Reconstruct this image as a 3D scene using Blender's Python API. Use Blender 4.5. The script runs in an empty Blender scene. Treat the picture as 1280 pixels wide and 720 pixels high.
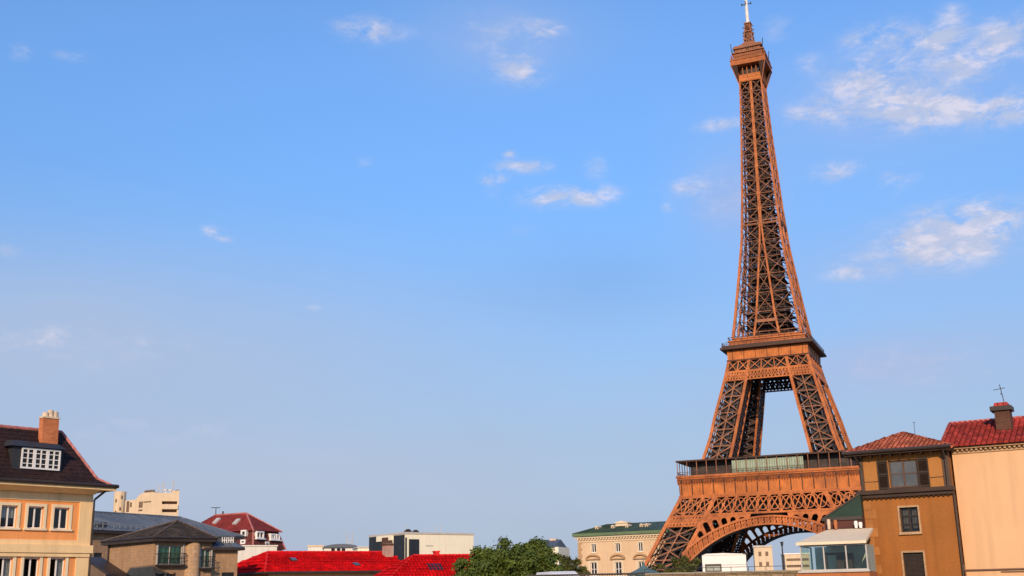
import bpy, math, random
from mathutils import Vector, Matrix, noise as mnoise
from mathutils.geometry import tessellate_polygon
random.seed(7)
R_ = math.radians
sc = bpy.context.scene
col = sc.collection

# ------------------------------------------------------------------ camera
FPX, PITCH, ROLL = 1432.0, R_(14.86), R_(1.2)
CAM = Vector((0, 0, 1.6))
FW = Vector((0, math.cos(PITCH), math.sin(PITCH)))
U0 = Vector((0, -math.sin(PITCH), math.cos(PITCH)))
R0 = Vector((1, 0, 0))
RT = R0 * math.cos(ROLL) - U0 * math.sin(ROLL)
UP = R0 * math.sin(ROLL) + U0 * math.cos(ROLL)
cd = bpy.data.cameras.new('camera')
cd.sensor_width = 36.0
cd.lens = 36.0 * FPX / 1280.0
cd.clip_start = 0.1
cd.clip_end = 20000
cam = bpy.data.objects.new('camera', cd)
col.objects.link(cam)
cam.matrix_world = Matrix(((RT.x, UP.x, -FW.x, CAM.x), (RT.y, UP.y, -FW.y, CAM.y), (RT.z, UP.z, -FW.z, CAM.z), (0, 0, 0, 1)))
sc.camera = cam

def ray(px, py):
    return (FW * FPX + RT * (px - 640.0) + UP * (360.0 - py)).normalized()
def at(px, py, Y):
    d = ray(px, py)
    return CAM + d * (Y / d.y)

# ------------------------------------------------------------------ sun and sky
SUN_AZ, SUN_EL = R_(188), R_(21)
S = Vector((math.sin(SUN_AZ) * math.cos(SUN_EL), math.cos(SUN_AZ) * math.cos(SUN_EL), math.sin(SUN_EL)))
sl = bpy.data.lights.new('sun', 'SUN')
sl.energy = 4.0
sl.angle = R_(0.6)
sl.color = (1.0, 0.72, 0.45)
so = bpy.data.objects.new('sun', sl)
so.rotation_euler = (-S).to_track_quat('-Z', 'Y').to_euler()
so.location = (0, -50, 200)
col.objects.link(so)

world = bpy.data.worlds.new('World')
sc.world = world
world.use_nodes = True
wt = world.node_tree
wt.nodes.clear()
def wn(t, **k):
    n = wt.nodes.new(t)
    for a, b in k.items():
        setattr(n, a, b)
    return n
def setin(tree, sock, v):
    if isinstance(v, bpy.types.NodeSocket):
        tree.links.new(v, sock)
    else:
        sock.default_value = v
def wm(op, a, b=None, c=None, clamp=False):
    n = wn('ShaderNodeMath', operation=op, use_clamp=clamp)
    for i, v in enumerate((a, b, c)):
        if v is not None:
            setin(wt, n.inputs[i], v)
    return n.outputs[0]
def wmix(fac, a, b):
    n = wn('ShaderNodeMix', data_type='RGBA')
    setin(wt, n.inputs[0], fac); setin(wt, n.inputs[6], a); setin(wt, n.inputs[7], b)
    return n.outputs[2]
sky = wn('ShaderNodeTexSky', sky_type='NISHITA')
sky.sun_disc = False
sky.sun_elevation = SUN_EL
sky.sun_rotation = SUN_AZ
sky.altitude = 0
sky.air_density = 1.0
sky.dust_density = 0.6
sky.ozone_density = 2.5
tc = wn('ShaderNodeTexCoord')
sp = wn('ShaderNodeSeparateXYZ')
wt.links.new(tc.outputs['Generated'], sp.inputs[0])
AZ = wm('ARCTAN2', sp.outputs[0], sp.outputs[1])
EL = wm('ARCSINE', sp.outputs[2])
# cloud banks: (azimuth, elevation) taken from where each cloud hangs in the sky
CL = [(458, 38, 34, 13, 1.0), (650, 88, 26, 18, .9), (680, 38, 19, 11, 1.05), (600, 28, 50, 24, .26), (625, 60, 34, 24, .28),
      (657, 208, 32, 8, .9), (636, 192, 8, 4, .7), (616, 225, 15, 7, .75), (700, 246, 52, 13, 1.1), (745, 208, 15, 13, .5), (748, 243, 20, 8, .6),
      (900, 156, 26, 8, .9), (862, 234, 22, 9, .85), (835, 259, 9, 6, .55), (910, 245, 38, 30, .42),
      (1115, 108, 56, 30, .95), (1150, 142, 62, 18, .75), (1018, 140, 34, 11, .8), (1070, 98, 30, 12, .65), (1100, 46, 34, 15, 1.1), (1172, 50, 20, 15, .95), (1190, 18, 14, 12, .6), (1225, 75, 34, 16, .75),
      (1265, 42, 34, 20, .8), (1268, 140, 34, 14, .95), (1215, 135, 40, 18, .5),
      (1042, 214, 26, 10, .8), (1122, 222, 18, 14, .8), (1200, 290, 60, 27, 1.15), (1160, 308, 46, 22, .95), (1240, 272, 26, 14, .7), (1060, 338, 32, 13, .62),
      (265, 289, 12, 6, 1.0), (280, 299, 11, 4, .9), (92, 71, 18, 6, .5), (25, 66, 11, 9, .5), (8, 313, 14, 7, .55),
      (456, 203, 10, 6, .5), (392, 384, 10, 4, .6), (655, 285, 18, 10, .35), (1195, 440, 16, 7, .5), (1120, 460, 90, 24, .36),
      (972, 34, 18, 16, .42), (1010, 78, 16, 10, .42), (100, 430, 130, 26, .34), (200, 540, 100, 16, .36), (60, 420, 40, 10, .4)]
for k in range(26):  # the rest of the sky round about
    a = random.uniform(0.75, 5.5); e = random.uniform(.12, .9)
    CL.append((None, a if a < math.pi else a - 2 * math.pi, e, random.uniform(.03, .09), random.uniform(.012, .04), random.uniform(.6, 1.1)))
acc = None
for c in CL:
    if c[0] is None:
        _, a0, e0, ra, re, amp = c
    else:
        d = ray(c[0], c[1])
        a0 = math.atan2(d.x, d.y); e0 = math.asin(d.z)
        ra = c[2] / 1432.0 / math.cos(e0); re = c[3] / 1432.0; amp = c[4]
    X = wm('MULTIPLY_ADD', AZ, 1 / ra, -a0 / ra)
    Yv = wm('MULTIPLY_ADD', EL, 1 / re, -e0 / re)
    d2 = wm('MULTIPLY_ADD', X, X, wm('MULTIPLY', Yv, Yv))
    ex = wm('POWER', 0.50, d2)
    acc = wm('MULTIPLY_ADD', ex, amp, acc if acc is not None else 0.0)
mp = wn('ShaderNodeMapping')
mp.inputs['Scale'].default_value = (1, 1, 2.1)
wt.links.new(tc.outputs['Generated'], mp.inputs[0])
nz = wn('ShaderNodeTexNoise')
nz.inputs['Scale'].default_value = 30
nz.inputs['Detail'].default_value = 11
nz.inputs['Roughness'].default_value = .68
nz.inputs['Distortion'].default_value = .35
wt.links.new(mp.outputs[0], nz.inputs['Vector'])
nb = wn('ShaderNodeTexNoise')
nb.inputs['Scale'].default_value = 5
nb.inputs['Detail'].default_value = 5
wt.links.new(mp.outputs[0], nb.inputs['Vector'])
dens = wm('MULTIPLY', acc, wm('MULTIPLY_ADD', nz.outputs[0], 4.6, -1.45))
mr = wn('ShaderNodeMapRange', interpolation_type='SMOOTHSTEP')
mr.inputs[1].default_value = .02; mr.inputs[2].default_value = 1.25
mr.inputs[3].default_value = 0; mr.inputs[4].default_value = .78
wt.links.new(dens, mr.inputs[0])
# thin haze towards the horizon
hz = wn('ShaderNodeMapRange', interpolation_type='SMOOTHSTEP')
hz.inputs[1].default_value = .0; hz.inputs[2].default_value = .36
hz.inputs[3].default_value = .96; hz.inputs[4].default_value = 0.0
wt.links.new(wm('MULTIPLY_ADD', nb.outputs[0], .10, wm('SUBTRACT', EL, .05)), hz.inputs[0])
hs = wn('ShaderNodeHueSaturation')
hs.inputs['Saturation'].default_value = 1.0
hs.inputs['Value'].default_value = 1.0
SKYTINT = wmix(1.0, sky.outputs[0], (1, 1, 1, 1))
mt = wt.nodes[-1]; mt.blend_type = 'MULTIPLY'
mt.inputs[7].default_value = (.90, 1.18, 1.46, 1)
wt.links.new(SKYTINT, hs.inputs['Color'])
vr = wn('ShaderNodeMapRange', interpolation_type='SMOOTHSTEP')      # the air is deeper low down
vr.inputs[1].default_value = .10; vr.inputs[2].default_value = .52; vr.inputs[3].default_value = .62; vr.inputs[4].default_value = 1.06
wt.links.new(EL, vr.inputs[0]); wt.links.new(vr.outputs[0], hs.inputs['Value'])
HAZE = (2.80, 3.25, 4.25, 1)
CLOUD = (4.9, 4.55, 5.25, 1)
c1 = wmix(hz.outputs[0], hs.outputs[0], HAZE)
def veil(c, px, py, rx, ry, amp, colour):       # broad thin veils of high cloud
    d = ray(px, py); a0 = math.atan2(d.x, d.y); e0 = math.asin(d.z)
    X = wm('MULTIPLY_ADD', AZ, 1432 / rx, -a0 * 1432 / rx); Y = wm('MULTIPLY_ADD', EL, 1432 / ry, -e0 * 1432 / ry)
    g = wm('POWER', .5, wm('MULTIPLY_ADD', X, X, wm('MULTIPLY', Y, Y)))
    return wmix(wm('MULTIPLY', g, wm('MULTIPLY_ADD', nb.outputs[0], amp * 1.4, amp * .3), None, True), c, colour)
c1 = veil(c1, 120, 440, 330, 95, .75, (3.0, 3.55, 4.75, 1))
c1 = veil(c1, 330, 600, 260, 45, .5, (3.25, 3.55, 4.5, 1))
c1 = veil(c1, 740, 355, 130, 40, .26, (1.35, 2.35, 4.4, 1))
c1 = veil(c1, 630, 45, 110, 45, .28, (2.8, 3.4, 5.0, 1))
c1 = veil(c1, 1130, 130, 170, 60, .42, (2.7, 3.3, 5.0, 1))
c1 = veil(c1, 915, 250, 50, 45, .5, (2.7, 3.2, 4.9, 1))
c1 = veil(c1, 1120, 455, 110, 32, .5, (3.0, 3.3, 4.8, 1))
c1 = veil(c1, 1150, 320, 140, 40, .35, (2.8, 3.3, 4.9, 1))
nl = wn('ShaderNodeMapRange', interpolation_type='SMOOTHSTEP')      # brighter and greyer puffs within a cloud
nl.inputs[1].default_value = .44; nl.inputs[2].default_value = .64
n2 = wn('ShaderNodeTexNoise'); n2.inputs['Scale'].default_value = 44; n2.inputs['Detail'].default_value = 9; n2.inputs['Roughness'].default_value = .62
wt.links.new(mp.outputs[0], n2.inputs['Vector']); wt.links.new(n2.outputs[0], nl.inputs[0])
cc = wmix(nl.outputs[0], (3.7, 3.95, 5.0, 1), (5.5, 5.05, 5.5, 1))
c2 = wmix(mr.outputs[0], c1, cc)
bg = wn('ShaderNodeBackground')
bg.inputs['Strength'].default_value = .15
wt.links.new(c2, bg.inputs[0])
wo = wn('ShaderNodeOutputWorld')
wt.links.new(bg.outputs[0], wo.inputs[0])

sc.view_settings.view_transform = 'Standard'
sc.view_settings.look = 'None'
sc.view_settings.exposure = 0.0
sc.view_settings.gamma = 1.0
sc.view_settings.use_curve_mapping = False
sc.render.engine = 'CYCLES'
sc.cycles.max_bounces = 6

# ------------------------------------------------------------------ materials
def mat(name, c, rough=.8, var=.15, scale=.6, bump=.0, bscale=6., metal=0., c2=None, brick=None, streak=0., spec=.4, fine=.0):
    m = bpy.data.materials.new(name)
    m.use_nodes = True
    t = m.node_tree
    b = t.nodes['Principled BSDF']
    L = t.links.new
    def N(ty, **k):
        n = t.nodes.new(ty)
        for a, v in k.items(): setattr(n, a, v)
        return n
    b.inputs['Roughness'].default_value = rough
    b.inputs['Metallic'].default_value = metal
    b.inputs['Specular IOR Level'].default_value = spec
    co = N('ShaderNodeTexCoord')
    n1 = N('ShaderNodeTexNoise')
    n1.inputs['Scale'].default_value = scale
    n1.inputs['Detail'].default_value = 8
    n1.inputs['Roughness'].default_value = .65
    L(co.outputs['Object'], n1.inputs['Vector'])
    cc = (*c, 1)
    cdk = tuple(x * (1 - var * 1.6) for x in c) + (1,)
    clt = tuple(min(1, x * (1 + var)) for x in c) + (1,)
    rp = N('ShaderNodeValToRGB')
    rp.color_ramp.elements[0].position = .30; rp.color_ramp.elements[0].color = cdk
    rp.color_ramp.elements[1].position = .70; rp.color_ramp.elements[1].color = clt
    L(n1.outputs[0], rp.inputs[0])
    out = rp.outputs[0]
    bumpsrc = None
    if c2:
        n3 = N('ShaderNodeTexNoise')
        n3.inputs['Scale'].default_value = scale * 2.7
        n3.inputs['Detail'].default_value = 6
        L(co.outputs['Object'], n3.inputs['Vector'])
        mr_ = N('ShaderNodeMapRange')
        mr_.inputs[1].default_value = .50; mr_.inputs[2].default_value = .68
        L(n3.outputs[0], mr_.inputs[0])
        mx = N('ShaderNodeMix', data_type='RGBA')
        L(mr_.outputs[0], mx.inputs[0]); L(out, mx.inputs[6]); mx.inputs[7].default_value = (*c2, 1)
        out = mx.outputs[2]
    if brick:
        bw, bh, mort, b1, b2, mc, off = brick
        br = N('ShaderNodeTexBrick')
        br.offset = off
        br.inputs['Scale'].default_value = 1
        br.inputs['Brick Width'].default_value = bw
        br.inputs['Row Height'].default_value = bh
        br.inputs['Mortar Size'].default_value = mort
        br.inputs['Mortar Smooth'].default_value = .1
        br.inputs['Color1'].default_value = (*b1, 1)
        br.inputs['Color2'].default_value = (*b2, 1)
        br.inputs['Mortar'].default_value = (*mc, 1)
        L(co.outputs['UV'], br.inputs['Vector'])
        mx = N('ShaderNodeMix', data_type='RGBA', blend_type='MULTIPLY')
        mx.inputs[0].default_value = 1
        L(out, mx.inputs[6]); L(br.outputs['Color'], mx.inputs[7])
        out = mx.outputs[2]
        if mort > 0:
            iv = N('ShaderNodeMath', operation='SUBTRACT'); iv.inputs[0].default_value = 1
            L(br.outputs['Fac'], iv.inputs[1]); bumpsrc = iv.outputs[0]
    if streak:
        mp_ = N('ShaderNodeMapping'); mp_.inputs['Scale'].default_value = (2.2, 2.2, .16)
        L(co.outputs['Object'], mp_.inputs[0])
        n4 = N('ShaderNodeTexNoise'); n4.inputs['Scale'].default_value = 1.2; n4.inputs['Detail'].default_value = 7
        L(mp_.outputs[0], n4.inputs['Vector'])
        mr_ = N('ShaderNodeMapRange')
        mr_.inputs[1].default_value = .48; mr_.inputs[2].default_value = .75; mr_.inputs[3].default_value = 1; mr_.inputs[4].default_value = 1 - streak
        L(n4.outputs[0], mr_.inputs[0])
        mx = N('ShaderNodeMix', data_type='RGBA', blend_type='MULTIPLY'); mx.inputs[0].default_value = 1
        L(out, mx.inputs[6]); L(mr_.outputs[0], mx.inputs[7])
        out = mx.outputs[2]
    if fine:
        n5 = N('ShaderNodeTexNoise'); n5.inputs['Scale'].default_value = bscale; n5.inputs['Detail'].default_value = 3
        L(co.outputs['Object'], n5.inputs['Vector'])
        mr_ = N('ShaderNodeMapRange'); mr_.inputs[3].default_value = 1 - fine; mr_.inputs[4].default_value = 1 + fine
        mr_.inputs[1].default_value = .25; mr_.inputs[2].default_value = .75
        L(n5.outputs[0], mr_.inputs[0])
        mx = N('ShaderNodeMix', data_type='RGBA', blend_type='MULTIPLY'); mx.inputs[0].default_value = 1
        L(out, mx.inputs[6]); L(mr_.outputs[0], mx.inputs[7])
        out = mx.outputs[2]
    L(out, b.inputs['Base Color'])
    if bump:
        bp = N('ShaderNodeBump'); bp.inputs['Strength'].default_value = bump; bp.inputs['Distance'].default_value = .03
        if bumpsrc is None:
            n2 = N('ShaderNodeTexNoise'); n2.inputs['Scale'].default_value = bscale; n2.inputs['Detail'].default_value = 5
            L(co.outputs['Object'], n2.inputs['Vector']); bumpsrc = n2.outputs[0]
        L(bumpsrc, bp.inputs['Height']); L(bp.outputs[0], b.inputs['Normal'])
    return m
def glass(name, tint, refl=.12, rough=.03, f=1.3):
    m = bpy.data.materials.new(name); m.use_nodes = True
    t = m.node_tree; t.nodes.clear()
    o = t.nodes.new('ShaderNodeOutputMaterial'); mx = t.nodes.new('ShaderNodeMixShader')
    tr = t.nodes.new('ShaderNodeBsdfTransparent'); gl = t.nodes.new('ShaderNodeBsdfGlossy')
    fr = t.nodes.new('ShaderNodeFresnel'); fr.inputs[0].default_value = 1.5
    ad = t.nodes.new('ShaderNodeMath'); ad.operation = 'MULTIPLY_ADD'; ad.use_clamp = True
    t.links.new(fr.outputs[0], ad.inputs[0]); ad.inputs[1].default_value = f; ad.inputs[2].default_value = refl
    tr.inputs[0].default_value = (*tint, 1); gl.inputs['Roughness'].default_value = rough
    gl.inputs[0].default_value = (.9, .95, .95, 1)
    t.links.new(ad.outputs[0], mx.inputs[0]); t.links.new(tr.outputs[0], mx.inputs[1]); t.links.new(gl.outputs[0], mx.inputs[2])
    t.links.new(mx.outputs[0], o.inputs[0])
    return m

W1 = (1, 1, 1)
M = {}
M['iron'] = mat('iron_paint', (.48, .152, .046), .55, .20, .05, c2=(.30, .090, .030), fine=.25, bscale=.7, spec=.2)
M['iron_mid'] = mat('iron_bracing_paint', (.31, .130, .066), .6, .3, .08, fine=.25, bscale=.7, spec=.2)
M['iron_corbel_shade'] = mat('iron_corbel_overhang_shade', (.25, .075, .025), .6, .25, .1, fine=.25, bscale=.8, spec=.2)  # darker iron colour holding the overhang shade at the frieze top
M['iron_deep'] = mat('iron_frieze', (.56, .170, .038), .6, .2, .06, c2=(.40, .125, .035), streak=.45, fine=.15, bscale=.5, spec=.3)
M['iron_brown'] = mat('iron_brown_paint_shade', (.060, .024, .013), .6, .3, .05, fine=.25, bscale=.6)  # inner members take this darker brown as painted-in interior shade; trim shares it
M['iron_dark'] = mat('iron_dark_works', (.024, .014, .011), .55, .4, .1, c2=(.06, .045, .04), fine=.3, bscale=.5)  # near-black colour puts shade into the tower's inside; aerials use it too
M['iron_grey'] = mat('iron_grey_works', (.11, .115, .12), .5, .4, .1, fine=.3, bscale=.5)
M['mast'] = mat('mast_white', (.75, .72, .68), .5, .1, .5)
M['pavglass'] = mat('pavilion_glass', (.40, .47, .36), .25, .12, .3, spec=.6, brick=(1.1, 9., .10, W1, (.75, .8, .75), (.35, .35, .3), 0.))
M['masonry'] = mat('masonry', (.30, .26, .20), .9, .2, .3)
M['orange'] = mat('orange_render', (.90, .36, .115), .9, .08, .35, bump=.15, bscale=12, streak=.14, fine=.05)
M['cream'] = mat('cream_trim', (.92, .645, .33), .85, .07, .5, bump=.1, bscale=14, streak=.16, fine=.04)
M['cream_white'] = mat('cream_window_trim', (.88, .72, .48), .8, .06, .8, streak=.12)
M['whitepaint'] = mat('white_paint', (.82, .80, .76), .5, .05, 1.)
M['brownroof'] = mat('dark_brown_tile', (.036, .014, .012), .75, .3, .5, fine=.35, bscale=5, brick=(.24, .3, .0, W1, (.55, .5, .5), W1, .5))
M['pinkridge'] = mat('pink_ridge_tile', (.48, .17, .15), .8, .2, 1.5, fine=.2)
M['lead'] = mat('dark_lead', (.032, .034, .040), .5, .2, .8)
M['chimbrick'] = mat('orange_chimney_brick', (.62, .22, .09), .9, .15, 1.0, bump=.4, brick=(.3, .12, .012, W1, (.8, .75, .7), (.8, .7, .6), .5))
M['pot'] = mat('chimney_pot_clay', (.66, .52, .38), .9, .2, 1.5)
M['dark'] = mat('dark_interior', (.014, .013, .013), .9, .2, 1.)
M['curtain'] = mat('white_curtain', (.62, .60, .55), .9, .12, 3.)
M['gcurtain'] = mat('green_curtain', (.07, .23, .12), .8, .3, 2.5, fine=.3, bscale=5)
M['glass'] = glass('window_glass', (.75, .8, .8), .03, f=.55)
M['lace'] = mat('grey_lace_curtain', (.16, .13, .10), .9, .3, 6.)
M['skyglass'] = mat('reflecting_window_glass', (.10, .105, .11), .10, .25, 1.2, spec=.8)
M['darkglass'] = mat('dark_window_glass', (.018, .018, .02), .12, .3, 1., spec=.35)
M['cornice_brown'] = mat('dark_brown_cornice', (.052, .028, .018), .7, .25, 1.)
M['gutter'] = mat('dark_metal', (.042, .030, .024), .5, .25, 1.)
M['stone'] = mat('tan_stone', (.44, .275, .155), .9, .16, .4, bump=.5, brick=(.55, .22, .010, W1, (.90, .88, .86), (.82, .79, .75), .5), streak=.25, fine=.12)
M['stonelt'] = mat('tan_stone_pale', (.52, .335, .19), .9, .12, .5, bump=.4, brick=(.6, .3, .012, W1, (.86, .84, .8), (.7, .66, .6), .5), fine=.12)
M['darktile'] = mat('dark_slate_tile', (.075, .055, .040), .85, .35, .6, c2=(.13, .095, .065), fine=.35, bscale=4, brick=(.26, .3, .0, W1, (.55, .52, .5), W1, .5))
M['hiptile'] = mat('grey_brown_hip_tile', (.15, .105, .075), .9, .25, 1.)
M['zinclt'] = mat('pale_zinc', (.26, .28, .29), .6, .2, .5)
M['zinc'] = mat('zinc_sheet', (.135, .155, .175), .45, .2, .25, c2=(.19, .20, .215), metal=.25, streak=.15)
M['beige'] = mat('beige_render', (.70, .54, .36), .9, .09, .12, streak=.2, fine=.05)
M['beigedk'] = mat('beige_shadow_gap', (.20, .13, .085), .9, .15, .3)
M['redroof'] = mat('dark_red_tile', (.27, .030, .020), .8, .2, .35, fine=.2, bscale=3, brick=(.3, .34, .0, W1, (.68, .66, .66), W1, .5))
M['redhung'] = mat('hung_red_tile', (.155, .036, .028), .85, .25, .4, fine=.25, bscale=2, brick=(.3, .3, .0, W1, (.6, .6, .6), W1, .5))
M['scarlet'] = mat('scarlet_tile', (.66, .007, .009), .8, .2, .5, c2=(.50, .008, .010), spec=.05, fine=.3, bscale=2.2, brick=(.30, .46, .035, (1.1, 1.1, 1.1), (.8, .8, .8), (.55, .5, .5), .5))
M['scarlet_ridge'] = mat('scarlet_ridge_tile', (.72, .03, .03), .8, .2, 1., spec=.1)
M['clay'] = mat('red_clay_tile', (.42, .058, .046), .85, .28, .7, c2=(.27, .045, .038), fine=.2, bscale=5, spec=.15, brick=(.235, .38, .022, (1.15, 1.1, 1.1), (.66, .62, .62), (.28, .22, .22), .0))
M['clay2'] = mat('orange_clay_tile', (.52, .160, .090), .85, .28, .8, c2=(.36, .09, .055), fine=.2, bscale=5, spec=.15, brick=(.20, .34, .030, (1.1, 1.1, 1.1), (.7, .66, .66), (.22, .16, .14), .0))
M['yellowwall'] = mat('cream_yellow_render', (.73, .45, .245), .92, .06, .18, bump=.12, bscale=16, streak=.13, fine=.03)
M['ochre'] = mat('ochre_render', (.35, .128, .028), .92, .10, .35, bump=.25, bscale=12, streak=.2, fine=.10)
M['ochre_up'] = mat('ochre_render_upper', (.43, .185, .050), .92, .10, .35, bump=.2, bscale=12, streak=.2, fine=.08)
M['quoin'] = mat('ochre_quoin_stone', (.40, .165, .048), .9, .15, 1.2, bump=.3, bscale=8)
M['shutter'] = mat('dark_brown_shutter', (.036, .021, .013), .6, .2, 1.5)
M['woodframe'] = mat('brown_wood_frame', (.10, .055, .035), .55, .2, 2.)
M['greyframe'] = mat('pale_grey_frame', (.50, .47, .43), .7, .1, 1.)
M['brownbrick'] = mat('dark_brown_brick', (.105, .048, .030), .9, .2, 1., bump=.4, brick=(.28, .10, .012, W1, (.7, .65, .6), (1.3, 1.3, 1.3), .5))
M['mansion'] = mat('mansion_cream', (.68, .49, .31), .9, .08, .15, streak=.12)
M['mansion_trim'] = mat('mansion_trim', (.70, .58, .42), .9, .08, .4)
M['greenroof'] = mat('green_copper_roof', (.050, .080, .042), .6, .3, .2, c2=(.08, .12, .07))
M['greentrim'] = mat('green_copper_trim', (.13, .20, .10), .6, .2, .3)
M['black'] = mat('black_panel', (.022, .025, .032), .45, .2, .2, brick=(1.2, 3.2, .03, W1, (.8, .8, .8), (1.5, 1.5, 1.5), .0))
M['palecream'] = mat('pale_cream_panel', (.86, .79, .60), .85, .05, .08, streak=.12, fine=.03)
M['palepink'] = mat('pinkish_brick', (.46, .30, .24), .9, .12, .8, bump=.3, brick=(.3, .12, .012, W1, (.85, .8, .8), (1.1, 1.1, 1.1), .5))
M['whitewall'] = mat('white_wall', (.74, .70, .62), .85, .06, .25, streak=.15)
M['bluegrey'] = mat('bluegrey_roof', (.085, .105, .135), .5, .2, .15)
M['leaf'] = mat('tree_leaf', (.085, .120, .018), .6, .35, .55, c2=(.050, .085, .014), fine=.35, bscale=3, spec=.25)
M['leaf2'] = mat('shrub_leaf', (.085, .090, .022), .65, .35, .7, c2=(.05, .07, .02), fine=.35, bscale=3, spec=.2)
M['bark'] = mat('bark', (.09, .06, .04), .95, .3, 1.2, bump=.5)
M['teal'] = mat('teal_roof', (.10, .17, .165), .55, .15, .6, streak=.2)
M['rubble'] = mat('rubble_stone', (.36, .27, .17), .92, .2, .8, bump=.7, brick=(.6, .32, .025, W1, (.7, .66, .6), (.45, .42, .38), .5), fine=.2)
M['awning'] = mat('green_awning_cloth', (.004, .034, .020), .6, .25, .8)
M['terrace'] = mat('dark_red_panel', (.085, .028, .022), .8, .2, 1.)
M['slab'] = mat('cream_roof_slab', (.80, .66, .46), .8, .06, .5, streak=.06, fine=.03)
M['roomgreen'] = mat('greenish_interior', (.40, .48, .42), .8, .2, .6)
M['consglass'] = glass('conservatory_glass', (.78, .88, .80), .035, f=.5)
M['terracotta'] = mat('terracotta_base', (.44, .155, .055), .9, .1, .6, streak=.15)
M['rust'] = mat('rusty_pipe', (.20, .11, .07), .7, .2, 2.)
M['tyre'] = mat('tyre_rubber', (.02, .02, .02), .9, .1, 1.)
M['ground'] = mat('ground_earth', (.16, .14, .11), .95, .2, .05, c2=(.09, .10, .05))
M['asphalt'] = mat('asphalt', (.05, .05, .052), .9, .2, .3, fine=.2)
M['pave'] = mat('pavement', (.25, .235, .21), .9, .12, .4, brick=(.6, .6, .01, W1, (.9, .9, .9), (.6, .6, .6), .0))
M['linepaint'] = mat('road_paint', (.7, .7, .68), .7, .1, 2.)

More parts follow.
